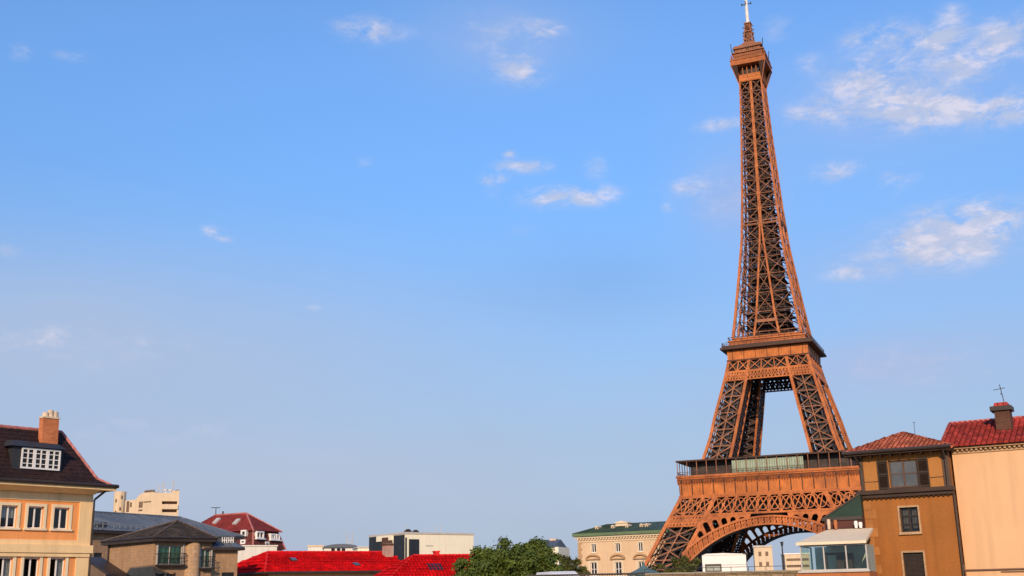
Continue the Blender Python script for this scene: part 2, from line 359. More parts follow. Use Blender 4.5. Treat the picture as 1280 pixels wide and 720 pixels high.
# ------------------------------------------------------------------ mesh helpers
class MB:
    def __init__(s): s.v = []; s.f = []; s.uv = {}; s.c = [(0, 0)]
    def add(s, pts, faces):
        n = len(s.v); s.v += [tuple(p) for p in pts]; s.f += [tuple(i + n for i in f) for f in faces]
    def quad(s, a, b, c, d): s.add((a, b, c, d), ((0, 1, 2, 3),))
    def poly(s, pts): s.add(pts, (tuple(range(len(pts))),))
    def hexa(s, p): s.add(p, ((3, 2, 1, 0), (4, 5, 6, 7), (0, 1, 5, 4), (1, 2, 6, 5), (2, 3, 7, 6), (3, 0, 4, 7)))
    def box(s, x0, x1, y0, y1, z0, z1):
        s.hexa(((x0, y0, z0), (x1, y0, z0), (x1, y1, z0), (x0, y1, z0), (x0, y0, z1), (x1, y0, z1), (x1, y1, z1), (x0, y1, z1)))
    def bar(s, p, q, w, d=None, nrm=(0, -1, 0)):
        p = Vector(p); q = Vector(q); d = d or w
        t = (q - p)
        if t.length < 1e-6: return
        t.normalize(); n = Vector(nrm)
        sd = t.cross(n)
        if sd.length < 1e-3: sd = t.cross(Vector((1, 0, .3)))
        sd.normalize(); n = sd.cross(t).normalized()
        a = sd * (w / 2); b = n * (d / 2)
        s.hexa((p - a - b, p + a - b, p + a + b, p - a + b, q - a - b, q + a - b, q + a + b, q - a + b))
    def tube(s, p, q, r0, r1=None, n=10, caps=True):
        p = Vector(p); q = Vector(q); r1 = r0 if r1 is None else r1
        t = (q - p).normalized(); a = t.orthogonal().normalized(); b = t.cross(a)
        pts = []
        for i in range(n):
            an = 2 * math.pi * i / n; d = a * math.cos(an) + b * math.sin(an)
            pts += [p + d * r0, q + d * r1]
        fs = [(2 * i, 2 * ((i + 1) % n), 2 * ((i + 1) % n) + 1, 2 * i + 1) for i in range(n)]
        if caps: fs += [tuple(2 * i for i in reversed(range(n))), tuple(2 * i + 1 for i in range(n))]
        s.add(pts, fs)
    def prism(s, poly, y0, y1):           # polygon in (x, z), extruded along y
        n = len(poly)
        s.add([(x, y0, z) for x, z in poly] + [(x, y1, z) for x, z in poly],
              [tuple(range(n)), tuple(range(2 * n - 1, n - 1, -1))] + [(i, i + n, (i + 1) % n + n, (i + 1) % n) for i in range(n)])
    def lathe(s, c, prof, n=16, a0=0., a1=2 * math.pi):
        full = abs(a1 - a0 - 2 * math.pi) < 1e-6
        k = n if full else n + 1
        pts = []
        for i in range(k):
            a = a0 + (a1 - a0) * i / n
            for r, z in prof: pts.append((c[0] + r * math.cos(a), c[1] + r * math.sin(a), z))
        m = len(prof); fs = []
        for i in range(n):
            j = (i + 1) % k
            for q in range(m - 1): fs.append((i * m + q, j * m + q, j * m + q + 1, i * m + q + 1))
        s.add(pts, fs)
    def tiles(s, pts, du=.24, dv=.4, amp=.045, lift=.035, kind='canal', seg=5):
        pts = [Vector(p) for p in pts]
        n = Vector((0, 0, 0))
        for i in range(len(pts)):
            a, b = pts[i], pts[(i + 1) % len(pts)]
            n += a.cross(b)
        n.normalize()
        if n.z < 0: n = -n
        h = Vector((-n.y, n.x, 0)).normalized(); w = n.cross(h)
        if w.z < 0: w = -w; h = -h
        o = pts[0].dot(n)
        P = [(p.dot(h), p.dot(w)) for p in pts]
        b0 = min(p[1] for p in P); b1 = max(p[1] for p in P)
        def ext(b):
            xs = []
            for i in range(len(P)):
                (x0, y0), (x1, y1) = P[i], P[(i + 1) % len(P)]
                if (y0 - b) * (y1 - b) <= 0 and abs(y1 - y0) > 1e-9:
                    xs.append(x0 + (x1 - x0) * (b - y0) / (y1 - y0))
            return (min(xs), max(xs)) if len(xs) >= 2 else None
        nrow = max(1, int((b1 - b0) / dv + .5)); dv = (b1 - b0) / nrow
        for j in range(nrow):
            lo = b0 + j * dv; hi = min(lo + dv * 1.12, b1 - .001)
            e = ext(lo + dv * .35)
            if not e or e[1] - e[0] < .02: continue
            step = du / seg if kind == 'canal' else du
            k0 = math.floor(e[0] / step); k1 = math.ceil(e[1] / step)
            base = len(s.v); cnt = 0
            if kind == 'canal':
                for k in range(k0, k1 + 1):
                    a = min(max(k * step, e[0]), e[1])
                    hh = amp * abs(math.sin(math.pi * a / du)) + mnoise.noise((math.floor(a / du) * 3.1, j * 7.7, o)) * .012
                    sag = lo + mnoise.noise((math.floor(a / du) * 5.3, j * 3.3, 1.)) * .02
                    p0 = h * a + w * sag + n * (o + lift + hh); p1 = h * a + w * hi + n * (o + hh + .004); p2 = h * a + w * sag + n * (o + .002)
                    s.v += [tuple(p2), tuple(p0), tuple(p1)]; cnt += 1
                    if cnt > 1:
                        i = base + (cnt - 2) * 3; q = base + (cnt - 1) * 3
                        for f, uvs in (((i, q, q + 1, i + 1), ((pa, lo), (a, lo), (a, lo + .01), (pa, lo + .01))), ((i + 1, q + 1, q + 2, i + 2), ((pa, lo + .01), (a, lo + .01), (a, lo + dv - .01), (pa, lo + dv - .01)))):
                            s.uv[len(s.f)] = uvs; s.f.append(f)
                    pa = a
            else:
                offs = (j % 2) * du / 2
                for k in range(k0 - 1, k1 + 1):
                    a = min(max(k * du + offs, e[0]), e[1]); c = min(max(k * du + offs + du - .012, e[0]), e[1])
                    if c - a < .02: continue
                    l2 = lift * random.uniform(.6, 1.4); sg = lo + random.uniform(-.02, .02)
                    q = [h * a + w * sg + n * (o + .002), h * c + w * sg + n * (o + .002), h * c + w * sg + n * (o + l2), h * a + w * sg + n * (o + l2), h * c + w * hi + n * (o + .006), h * a + w * hi + n * (o + .006)]
                    b = len(s.v); s.v += [tuple(x) for x in q]
                    s.uv[len(s.f)] = ((a + .01, lo + .01), (c, lo + .01), (c, lo + .02), (a + .01, lo + .02)); s.f.append((b, b + 1, b + 2, b + 3))
                    s.uv[len(s.f)] = ((a + .01, lo + .02), (c, lo + .02), (c, lo + dv - .02), (a + .01, lo + dv - .02)); s.f.append((b + 3, b + 2, b + 4, b + 5))
    def cut(s): s.c.append((len(s.v), len(s.f)))
    def build_each(s, name, m, parent=None):       # one object per piece between two cuts
        s.cut(); out = []
        for (v0, f0), (v1, f1) in zip(s.c, s.c[1:]):
            if f1 == f0: continue
            q = MB(); q.v = s.v[v0:v1]; q.f = [tuple(i - v0 for i in f) for f in s.f[f0:f1]]
            out.append(q.build(name, m, parent))
        return out
    def build(s, name, m, parent=None, smooth=False):
        me = bpy.data.meshes.new(name)
        me.from_pydata(s.v, [], s.f)
        me.materials.append(m)
        ul = me.uv_layers.new(name='UVMap').data
        buf = [0.0] * (2 * len(me.loops))
        vs = me.vertices
        for p in me.polygons:
            cu = s.uv.get(p.index)
            if cu:
                for li, (a, b) in zip(p.loop_indices, cu): buf[2 * li] = a; buf[2 * li + 1] = b
                continue
            n = p.normal
            if abs(n.z) > .97: h = Vector((1, 0, 0)); w = Vector((0, 1, 0))
            else:
                h = Vector((-n.y, n.x, 0)).normalized(); w = n.cross(h)
            for li in p.loop_indices:
                co = vs[me.loops[li].vertex_index].co
                buf[2 * li] = co.dot(h); buf[2 * li + 1] = co.dot(w)
        ul.foreach_set('uv', buf)
        if smooth:
            for p in me.polygons: p.use_smooth = True
        o = bpy.data.objects.new(name, me)
        col.objects.link(o)
        if parent: o.parent = parent
        return o
def tag(o, label=None, cat=None, group=None, kind=None):
    for k, v in (('label', label), ('category', cat), ('group', group), ('kind', kind)):
        if v: o[k] = v
    return o
def thing(name, label, cat, loc=(0, 0, 0), rz=0., group=None):
    o = bpy.data.objects.new(name, None); o.location = loc; o.rotation_euler = (0, 0, rz)
    o.empty_display_size = .5
    col.objects.link(o)
    return tag(o, label, cat, group)
def copy_tree(o, parent=None):
    c = o.copy(); col.objects.link(c)
    if parent: c.parent = parent
    for ch in [x for x in bpy.data.objects if x.parent == o]: copy_tree(ch, c)
    return c
class Fr:
    """a building's own frame: s along the facade, d inwards, z up; the anchor is a point of the facade"""
    def __init__(s, px, py, Y, adeg):
        p = at(px, py, Y); a = R_(adeg)
        s.o = Vector((p.x, p.y, 0)); s.a = a
        s.u = Vector((math.cos(a), math.sin(a), 0)); s.n = Vector((-math.sin(a), math.cos(a), 0))
    def fp(s, px, py, d=0.):
        r = ray(px, py); q = s.o + s.n * d
        t = (q - CAM).dot(s.n) / r.dot(s.n)
        p = CAM + r * t
        return (p - s.o).dot(s.u), p.z
    def rect(s, x0, y0, x1, y1, d=0.):
        a = s.fp(x0, y0, d); b = s.fp(x1, y1, d); c = s.fp(x0, y1, d); e = s.fp(x1, y0, d)
        return ((a[0] + c[0]) / 2, (b[0] + e[0]) / 2, (b[1] + c[1]) / 2, (a[1] + e[1]) / 2)
def wall(mb, s0, s1, z0, z1, y, holes=(), depth=.22):
    xs = sorted(set([s0, s1] + [min(max(h[i], s0), s1) for h in holes for i in (0, 1)]))
    zs = sorted(set([z0, z1] + [min(max(h[i], z0), z1) for h in holes for i in (2, 3)]))
    for i in range(len(xs) - 1):
        for j in range(len(zs) - 1):
            cx = (xs[i] + xs[i + 1]) / 2; cz = (zs[j] + zs[j + 1]) / 2
            if any(h[0] < cx < h[1] and h[2] < cz < h[3] for h in holes): continue
            mb.quad((xs[i], y, zs[j]), (xs[i + 1], y, zs[j]), (xs[i + 1], y, zs[j + 1]), (xs[i], y, zs[j + 1]))
    for a, b, c, d in holes:
        a = max(a, s0); b = min(b, s1); c = max(c, z0); d = min(d, z1); e = y + depth
        mb.quad((a, y, c), (a, e, c), (a, e, d), (a, y, d)); mb.quad((b, y, c), (b, y, d), (b, e, d), (b, e, c))
        mb.quad((a, y, d), (a, e, d), (b, e, d), (b, y, d)); mb.quad((a, y, c), (b, y, c), (b, e, c), (a, e, c))
def shell(mb, s0, s1, y0, y1, z0, z1, top=True):          # the three other walls of a block (and a lid)
    mb.quad((s1, y0, z0), (s1, y1, z0), (s1, y1, z1), (s1, y0, z1))
    mb.quad((s1, y1, z0), (s0, y1, z0), (s0, y1, z1), (s1, y1, z1))
    mb.quad((s0, y1, z0), (s0, y0, z0), (s0, y0, z1), (s0, y1, z1))
    if top: mb.quad((s0, y0, z1), (s1, y0, z1), (s1, y1, z1), (s0, y1, z1))
def window(root, r, y, fm, depth=.16, nv=1, nh=0, fw=.06, pane='glass', surround=None, sw=.12, sill=None, curtain=None, room=True, arch=False, label=None):
    a, b, c, d = r
    f = MB(); yy = y + depth; t = .05
    f.box(a, a + fw, yy, yy + t, c, d); f.box(b - fw, b, yy, yy + t, c, d)
    f.box(a + fw, b - fw, yy, yy + t, c, c + fw); f.box(a + fw, b - fw, yy, yy + t, d - fw, d)
    for k in range(nv):
        x = a + (b - a) * (k + 1) / (nv + 1); f.box(x - fw * .6, x + fw * .6, yy - .006, yy + t - .006, c + fw, d - fw)
    for k in range(nh):
        z = c + (d - c) * (k + 1) / (nh + 1); f.box(a + fw, b - fw, yy + .008, yy + t + .004, z - fw * .35, z + fw * .35)
    w = f.build('window', M[fm], root)
    if label: w['label'] = label
    p = MB(); p.quad((a, yy + .03, c), (b, yy + .03, c), (b, yy + .03, d), (a, yy + .03, d)); p.build('pane', M[pane], w)
    if pane in ('glass', 'consglass') and room:
        q = MB(); q.quad((a - .3, yy + .9, c - .3), (b + .3, yy + .9, c - .3), (b + .3, yy + .9, d + .3), (a - .3, yy + .9, d + .3)); q.build('dark_room', M['dark'], w)
    if curtain:
        q = MB()
        for (x0, x1, z0, cm) in curtain:
            X0 = a + (b - a) * x0; X1 = a + (b - a) * x1; Z0 = c + (d - c) * z0; n = 14
            for i in range(n):
                u0 = X0 + (X1 - X0) * i / n; u1 = X0 + (X1 - X0) * (i + 1) / n
                k0 = .03 * math.sin(i * 1.9); k1 = .03 * math.sin((i + 1) * 1.9)
                q.quad((u0, yy + .14 + k0, Z0), (u1, yy + .14 + k1, Z0), (u1, yy + .14 + k1, d), (u0, yy + .14 + k0, d))
        q.build('curtain', M[curtain[0][3]], w)
    if surround:
        q = MB(); o = -.045
        q.box(a - sw, a, y + o, y + .02, c - sw * .4, d + sw); q.box(b, b + sw, y + o, y + .02, c - sw * .4, d + sw); q.box(a, b, y + o, y + .02, d, d + sw)
        if sill is None: q.box(a, b, y + o, y + .02, c - sw, c)
        q.build('surround', M[surround], w)
    if sill:
        q = MB(); q.box(a - sw * 1.25, b + sw * 1.25, y - .12, y + .1, c - .11, c - .002); q.build('sill', M[sill], w)
    return w
def hip(pts_eave, ridge):    # eave corners FL, FR, BR, BL and ridge L, R -> four planes
    FL, FR, BR, BL = pts_eave; L, Rr = ridge
    return [[FL, FR, Rr, L], [FR, BR, Rr], [BR, BL, L, Rr], [BL, FL, L]]
def caps(mb, segs, r=.11, n=6):
    for p, q in segs:
        p = Vector(p); q = Vector(q); L = (q - p).length; k = max(1, int(L / .42))
        for i in range(k):
            a = p.lerp(q, i / k); b = p.lerp(q, min(1, (i + 1.12) / k))
            mb.tube(a, b, r * 1.12, r * .92, n)

# ------------------------------------------------------------------ ground
gm = MB()
n = 64
gm.poly([(9000 * math.cos(2 * math.pi * i / n), 9000 * math.sin(2 * math.pi * i / n), 0) for i in range(n)])
tag(gm.build('ground', M['ground']), kind='structure')
g = MB(); g.box(-40, 70, -6, 14, -.3, .12); tag(g.build('pavement', M['pave']), kind='structure')
g = MB(); g.quad((-150, 16, .004), (150, 16, .004), (150, 30, .004), (-150, 30, .004)); tag(g.build('road', M['asphalt']), kind='structure')
g = MB()
g.quad((-150, 22.94, .008), (150, 22.94, .008), (150, 23.06, .008), (-150, 23.06, .008))
tag(g.build('road_marking', M['linepaint']), kind='structure')

# ================================================================== IRON TOWER
def build_tower():
    D, az, yaw = 573.0, R_(13.05), R_(10)
    t = az + yaw
    root = thing('iron_tower', 'tall orange brown iron lattice tower with two platforms, arched base and white mast', 'tower', (D * math.sin(az), D * math.cos(az), 0), -t)
    def interp(tb, z):
        for (a, va), (b, vb) in zip(tb, tb[1:]):
            if z <= b: return va + (vb - va) * (z - a) / (b - a)
        return tb[-1][1]
    WT = [(0, 61), (15, 53.6), (42, 40.8), (58, 32.0), (65, 29.6), (70, 28.2), (80, 25.9), (90, 23.2), (100, 20.6), (110, 18.3), (120, 16.4), (130, 15.0), (150, 12.4), (170, 10.0), (190, 8.6), (210, 7.6), (230, 6.6), (250, 5.8), (262, 5.5)]
    IT = [(0, 45), (15.6, 37.4), (40.4, 24.8), (58, 19.0), (70, 16.4), (80, 14.3), (97, 10.7), (110, 8.4), (116, 7.2), (122, 5.2), (176, .35), (262, .35)]
    w = lambda z: interp(WT, z)
    ii = lambda z: interp(IT, z)
    def rot(k, p):
        x, y, z = p
        for _ in range(k): x, y = -y, x
        return Vector((x, y, z))
    def xlat(mb, A, B, zs, tt, nrm, k, hor=True, mid=False, dd=None):
        for z0, z1 in zip(zs, zs[1:]):
            a0, b0, a1, b1 = A(z0), B(z0), A(z1), B(z1)
            N = rot(k, nrm)
            mb.bar(rot(k, a0), rot(k, b1), tt, dd, N); mb.bar(rot(k, b0), rot(k, a1), tt, dd, N)
            if hor: mb.bar(rot(k, a0), rot(k, b0), tt, dd, N)
            if mid: mb.bar((rot(k, a0) + rot(k, b0)) / 2, (rot(k, a1) + rot(k, b1)) / 2, tt * 1.1, dd, N)
    zs_low = [0, 7, 14, 21.5, 28.9, 35, 42]
    zs_mid = [58, 66, 74, 82, 90, 98]
    # ---- legs
    for k in range(4):
        c = MB(); br = MB(); sh = MB(); inner = MB()
        segs = [0, 15, 30, 45, 58, 70, 80, 90, 100, 110, 117]
        for z0, z1 in zip(segs, segs[1:]):
            th = 1.5 if z1 <= 58 else 1.3
            for fx, fy in ((w, w), (ii, w), (w, ii), (ii, ii)):
                c.bar(rot(k, (-fx(z0), -fy(z0), z0)), rot(k, (-fx(z1), -fy(z1), z1)), th * (1 if fx == w or fy == w else .75))
        for za in (zs_low, zs_mid):
            br.cut(); inner.cut()
            xlat(br, lambda z: (-w(z), -w(z), z), lambda z: (-ii(z), -w(z), z), za, .42, (0, -1, 0), k, mid=True)
            xlat(br, lambda z: (-w(z), -w(z), z), lambda z: (-w(z), -ii(z), z), za, .42, (-1, 0, 0), k, mid=True)
            zd = []
            for p, q in zip(za, za[1:]): zd += [p, (p + q) / 2]
            zd.append(za[-1])
            xlat(inner, lambda z: (-ii(z), -w(z), z), lambda z: (-ii(z), -ii(z), z), zd, .62, (1, 0, 0), k, mid=True)
            xlat(inner, lambda z: (-w(z), -ii(z), z), lambda z: (-ii(z), -ii(z), z), zd, .62, (0, 1, 0), k, mid=True)
        # lift shaft and stairs inside the leg
        zz = 2.0
        while zz < 112:
            z1 = zz + 3.4
            if 43 < zz < 46.5: sh.cut()
            if not (43 < zz < 58):
                def C(z, a, b):
                    m = (w(z) + ii(z)) / 2; h = (w(z) - ii(z)) * .30
                    return Vector((-m + a * h, -m + b * h, z))
                for (a, b), (e, f) in (((-1, -1), (1, -1)), ((1, -1), (1, 1)), ((1, 1), (-1, 1)), ((-1, 1), (-1, -1))):
                    for q in (0, .33, .67):
                        A0 = C(zz, a, b).lerp(C(zz, e, f), q); A1 = C(z1, a, b).lerp(C(z1, e, f), q)
                        sh.bar(rot(k, A0), rot(k, A1), .62)
                    sh.bar(rot(k, C(zz, a, b)), rot(k, C(z1, e, f)), .7); sh.bar(rot(k, C(zz, e, f)), rot(k, C(z1, a, b)), .7)
                    sh.bar(rot(k, C(zz, a, b)), rot(k, C(zz, e, f)), .9)
                p0 = [C(zz, a, b) for a, b in ((-.9, -.9), (.9, -.9), (.9, .9), (-.9, .9))]
                if int(zz / 3.4) % 2 == 0: sh.poly([rot(k, p) for p in p0])
            zz = z1
        leg = c.build('leg', M['iron'], root)
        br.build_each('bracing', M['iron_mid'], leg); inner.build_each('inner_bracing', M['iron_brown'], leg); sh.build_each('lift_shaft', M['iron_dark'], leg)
        b = MB()
        for fx, fy in ((61, 61), (43, 61), (61, 43), (43, 43)):
            p = rot(k, (-fx, -fy, 0)); b.cut(); b.box(p.x - 3, p.x + 3, p.y - 3, p.y + 3, 0, 3.2)
        b.build_each('masonry_base', M['masonry'], leg)
    # ---- arches and spandrels, belts
    for k in range(4):
        yy = lambda z: -(w(z) + .35)
        ar = MB()
        zc, Ro, zi, Ri = -23.2, 55.0, -18.0, 46.4
        n = 64
        pts = []
        for i in range(n + 1):
            a = R_(44) * (2 * i / n - 1); e = R_(51.5) * (2 * i / n - 1)
            pts.append([(Ro * math.sin(a), zc + Ro * math.cos(a)), (Ri * math.sin(e), zi + Ri * math.cos(e))])
        def P(sx, z, off=0): return rot(k, (sx, yy(z) + off, z))
        for i in range(n):
            for r_, th in ((0, .8), (1, .8)):
                ar.bar(P(*pts[i][r_]), P(*pts[i + 1][r_]), th, 1.6, rot(k, (0, -1, 0)))
            ar.bar(P(*pts[i][0]), P(*pts[i][1]), .55, .5, rot(k, (0, -1, 0)))
            j = i + 1
            ar.bar(P(*pts[i][1]), P(*pts[j][0]), .3, .3, rot(k, (0, -1, 0)))
            # web behind the ribs
            q = [P(*pts[i][0], .5), P(*pts[j][0], .5), P(*pts[j][1], .5), P(*pts[i][1], .5)]
            if i % 2: ar.poly(q)
            # soffit running inwards
        arch = ar.build('arch', M['iron'], root)
        so_ = MB()
        for i in range(n):
            j = i + 1
            for dd in (2.2, 4.6, 7.0):
                so_.bar(P(*pts[i][1], dd), P(*pts[j][1], dd), .7, .7)
            so_.bar(P(*pts[i][1], .6), P(*pts[i][1], 7.2), .6, .5)
            so_.bar(P(*pts[i][1], .6), P(*pts[j][1], 7.2), .4, .4)
        so_.build('soffit_lattice', M['iron_grey'], arch)
        # spandrel plate with arched openings
        spd = MB()
        ztop = 33.4
        for sgn in (-1, 1):
            spd.cut()
            a0, a1 = R_(9), R_(40)
            outer = []
            m = 22
            low = []
            for i in range(m + 1):
                a = a0 + (a1 - a0) * i / m
                low.append((sgn * (Ro - .2) * math.sin(a), zc + (Ro - .2) * math.cos(a)))
            sI = lambda z: sgn * (ii(z) + .3)
            top = []
            zl = low[-1][1]
            # leg edge from the springing up to the belt
            edge = [(sI(z), z) for z in (zl + 1.0, 22, 28, ztop)]
            top = edge + [(sgn * 8.0, ztop)]
            poly = low + top
            holes = []
            for i in range(6):
                a = R_(12.5 + i * 4.0)
                rr = Ro + .7
                cx, cz = sgn * rr * math.sin(a), zc + rr * math.cos(a)
                # opening: radial slot with round head
                if abs(cx) < 33: room = (ztop - cz) * .92 / math.cos(a)
                else: room = 1e9
                # limit by the leg edge
                L = min(room - .5, 1.0 + i * 1.0)
                if cz + L * math.cos(a) > ztop - .4: L = (ztop - .4 - cz) / math.cos(a)
                while L > .3 and abs((rr + L) * math.sin(a)) > ii(zc + (rr + L) * math.cos(a)) - .6: L -= .2
                if L < .7: continue
                hw = 1.25
                u = Vector((sgn * math.sin(a), math.cos(a))); v = Vector((u.y, -u.x))
                c0 = Vector((cx, cz))
                loop = [c0 - v * hw]
                for q in range(9):
                    b = math.pi - math.pi * q / 8
                    loop.append(c0 + u * max(L - hw, .1) + v * (hw * math.cos(b)) + u * (min(hw, L * .6) * math.sin(b)))
                loop.append(c0 + v * hw)
                holes.append([(p.x, p.y) for p in loop])
            loops = [[Vector((x, z, 0)) for x, z in poly]] + [[Vector((x, z, 0)) for x, z in h] for h in holes]
            flat = [p for l in loops for p in l]
            for tri in tessellate_polygon(loops):
                spd.poly([P(flat[q].x, flat[q].y, .1) for q in tri])
                spd.poly([P(flat[q].x, flat[q].y, .9) for q in reversed(tri)])
            for l in loops:
                for q in range(len(l)):
                    A, B = l[q], l[(q + 1) % len(l)]
                    spd.quad(P(A.x, A.y, .1), P(B.x, B.y, .1), P(B.x, B.y, .9), P(A.x, A.y, .9))
        spd.build_each('arcade', M['iron'], arch)
        # belts
        def belt(mb, z0, z1, s0f, s1f, ncol, tt, cross=True, ring=0., off=0.):
            N = rot(k, (0, -1, 0))
            Q = lambda s_, z: rot(k, (s_, -(w(z) + .35 + off), z))
            for i in range(ncol + 1):
                f = i / ncol
                mb.bar(Q(s0f(z0) + (s1f(z0) - s0f(z0)) * f, z0), Q(s0f(z1) + (s1f(z1) - s0f(z1)) * f, z1), tt * 1.2, .5, N)
            for i in range(ncol):
                f, g_ = i / ncol, (i + 1) / ncol
                L0 = s0f(z0) + (s1f(z0) - s0f(z0)) * f; R0_ = s0f(z0) + (s1f(z0) - s0f(z0)) * g_
                L1 = s0f(z1) + (s1f(z1) - s0f(z1)) * f; R1 = s0f(z1) + (s1f(z1) - s0f(z1)) * g_
                if cross:
                    mb.bar(Q(L0, z0), Q(R1, z1), tt, .4, N); mb.bar(Q(R0_, z0), Q(L1, z1), tt, .4, N)
                if ring:
                    cx = (L0 + R0_ + L1 + R1) / 4; cz = (z0 + z1) / 2; rx = (R0_ - L0) * .40; rz = (z1 - z0) * .36
                    for q in range(12):
                        b0, b1 = 2 * math.pi * q / 12, 2 * math.pi * (q + 1) / 12
                        mb.bar(Q(cx + rx * math.cos(b0), cz + rz * math.sin(b0)), Q(cx + rx * math.cos(b1), cz + rz * math.sin(b1)), ring, .4, N)
            for z in (z0, z1):
                mb.bar(Q(s0f(z), z), Q(s1f(z), z), tt * 1.9, .6, N)
        bl = MB()
        neg = lambda f: (lambda z: -f(z))
        belt(bl, 33.6, 41.8, lambda z: -ii(z) + .6, lambda z: ii(z) - .6, 10, .46, ring=.40)
        belt(bl, 33.4, 41.8, neg(w), neg(ii), 3, .42, ring=.42)
        belt(bl, 33.4, 41.8, ii, w, 3, .42, ring=.42)
        belt(bl, 28.9, 33.1, neg(w), neg(ii), 11, .38)
        belt(bl, 28.9, 33.1, ii, w, 11, .38)
        lb = bl.build('lattice_belt', M['iron'], root)
        bk = MB()
        belt(bk, 33.6, 41.4, lambda z: -ii(z), lambda z: ii(z), 22, .55, off=-5.5)
        for q in range(23):
            f = -21 + 42 * q / 22
            bk.bar(rot(k, (f, -(40), 34.0)), rot(k, (f, -(34), 34.0)), .5); bk.bar(rot(k, (f, -(40), 41.5)), rot(k, (f, -(34), 41.5)), .5)
        bk.quad(rot(k, (-27, -33, 33.6)), rot(k, (27, -33, 33.6)), rot(k, (25, -33, 41.9)), rot(k, (-25, -33, 41.9)))
        bk.build('rear_truss', M['iron_dark'], lb)
        # second-level belt
        b2 = MB()
        belt(b2, 102.3, 107.9, neg(ii), ii, 3, .4); belt(b2, 102.3, 107.9, neg(w), neg(ii), 2, .4); belt(b2, 102.3, 107.9, ii, w, 2, .4)
        belt(b2, 98.0, 101.9, neg(ii), ii, 12, .34); belt(b2, 98.0, 101.9, neg(w), neg(ii), 8, .34); belt(b2, 98.0, 101.9, ii, w, 8, .34)
        lb2 = b2.build('lattice_belt', M['iron'], root)
        b3 = MB(); belt(b3, 99, 103.5, neg(ii), ii, 9, .55, off=-1.5); belt(b3, 104.2, 108.5, neg(w), w, 14, .6, off=-1.6); b3.build('rear_truss', M['iron_dark'], lb2)
    # floors of the platforms
    fl = MB()
    for a, b, c, d in ((-34, 34, -34, -11), (-34, 34, 11, 34), (-34, -11, -11, 11), (11, 34, -11, 11)): fl.box(a, b, c, d, 42.4, 43.4)
    for q in range(-8, 9):
        fl.box(q * 4 - .4, q * 4 + .4, -34, 34, 41.2, 42.38) if abs(q * 4) > 11 else None
    fl.build('first_floor_deck', M['iron_brown'], root)
    # ---- first gallery
    def ring(mb, h0, h1, z0, z1):     # square frustum ring, outer skin
        for k in range(4):
            mb.quad(rot(k, (-h0, -h0, z0)), rot(k, (h0, -h0, z0)), rot(k, (h1, -h1, z1)), rot(k, (-h1, -h1, z1)))
    def slabring(mb, ho, hi, z0, z1):
        for k in range(4):
            for z, rv in ((z0, True), (z1, False)):
                mb.quad(rot(k, (-ho, -ho, z)), rot(k, (ho, -ho, z)), rot(k, (hi, -hi, z)), rot(k, (-hi, -hi, z)))
        ring(mb, ho, ho, z0, z1); ring(mb, hi, hi, z0, z1)
    gal = MB(); ring(gal, 40.9, 41.1, 42.8, 50.4); slabring(gal, 40.6, 34, 42.5, 42.9)
    gallery = gal.build('gallery', M['iron_deep'], root)
    lp = MB(); slabring(lp, 42.2, 34, 50.9, 51.9); slabring(lp, 41.8, 40.9, 50.2, 50.86)
    slabring(lp, 41.6, 40.0, 41.95, 42.75)
    lp.build('cornice', M['iron'], gallery)
    cb_ = MB(); ring(cb_, 41.35, 41.35, 48.7, 50.18); slabring(cb_, 41.35, 40.9, 48.4, 48.7)  # dark ring paints in the lip's shade; the row of small brackets is modelled
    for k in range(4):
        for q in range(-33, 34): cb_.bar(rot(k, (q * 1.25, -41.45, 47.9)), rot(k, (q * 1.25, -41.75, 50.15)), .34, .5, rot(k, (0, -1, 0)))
    cb_.build('shaded_corbel_course', M['iron_corbel_shade'], gallery)
    cs = MB()
    for k in range(4):
        for q in range(-8, 9):
            x = q * 5.0; cs.cut()
            cs.bar(rot(k, (x, -41.1, 43.2)), rot(k, (x, -41.3, 50.15)), .35, .5, rot(k, (0, -1, 0)))
            cs.bar(rot(k, (x, -41.5, 48.6)), rot(k, (x, -41.5, 50.15)), .75, .9, rot(k, (0, -1, 0)))
    cs.build_each('console', M['iron_brown'], gallery)
    cn = MB(); slabring(cn, 42.0, 33, 58.3, 59.0); cn.build('canopy', M['iron_brown'], gallery)
    bw = MB()
    ring(bw, 36.5, 36.5, 51.9, 58.3)
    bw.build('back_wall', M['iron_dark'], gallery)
    ps = MB(); rl = MB()
    for k in range(4):
        for q in range(-9, 9):
            x = q * 4.6; ps.cut()
            ps.bar(rot(k, (x, -41.6, 51.9)), rot(k, (x, -41.6, 58.3)), .3)
        for z in (52.7, 53.5): rl.bar(rot(k, (-41.7, -41.7, z)), rot(k, (41.7, -41.7, z)), .18)
        for q in range(-41, 42, 2): rl.bar(rot(k, (q, -41.7, 51.9)), rot(k, (q, -41.7, 53.5)), .14)
    ps.build_each('post', M['iron_mid'], gallery)
    rl.build('railing', M['iron_brown'], gallery)
    pv = MB()
    for k in range(4):
        pv.cut()
        pv.quad(rot(k, (-16, -40.2, 51.95)), rot(k, (16, -40.2, 51.95)), rot(k, (16, -40.2, 57.9)), rot(k, (-16, -40.2, 57.9)))
        pv.quad(rot(k, (-16, -40.2, 57.9)), rot(k, (16, -40.2, 57.9)), rot(k, (16, -36.6, 58.2)), rot(k, (-16, -36.6, 58.2)))
        for q in range(-14, 15): pv.bar(rot(k, (q * 1.14, -40.35, 52.0)), rot(k, (q * 1.14, -40.35, 57.9)), .22, .25, rot(k, (0, -1, 0)))
    pv.build_each('glass_pavilion', M['pavglass'], gallery)
    # ---- second platform
    p2 = MB(); ring(p2, 19.2, 19.4, 108.3, 113.0)
    plat = p2.build('second_platform', M['iron_deep'], root)
    lp = MB(); slabring(lp, 22.1, 12, 113.2, 114.2); slabring(lp, 21.4, 15, 114.22, 115.2); slabring(lp, 19.7, 17, 107.7, 108.25)
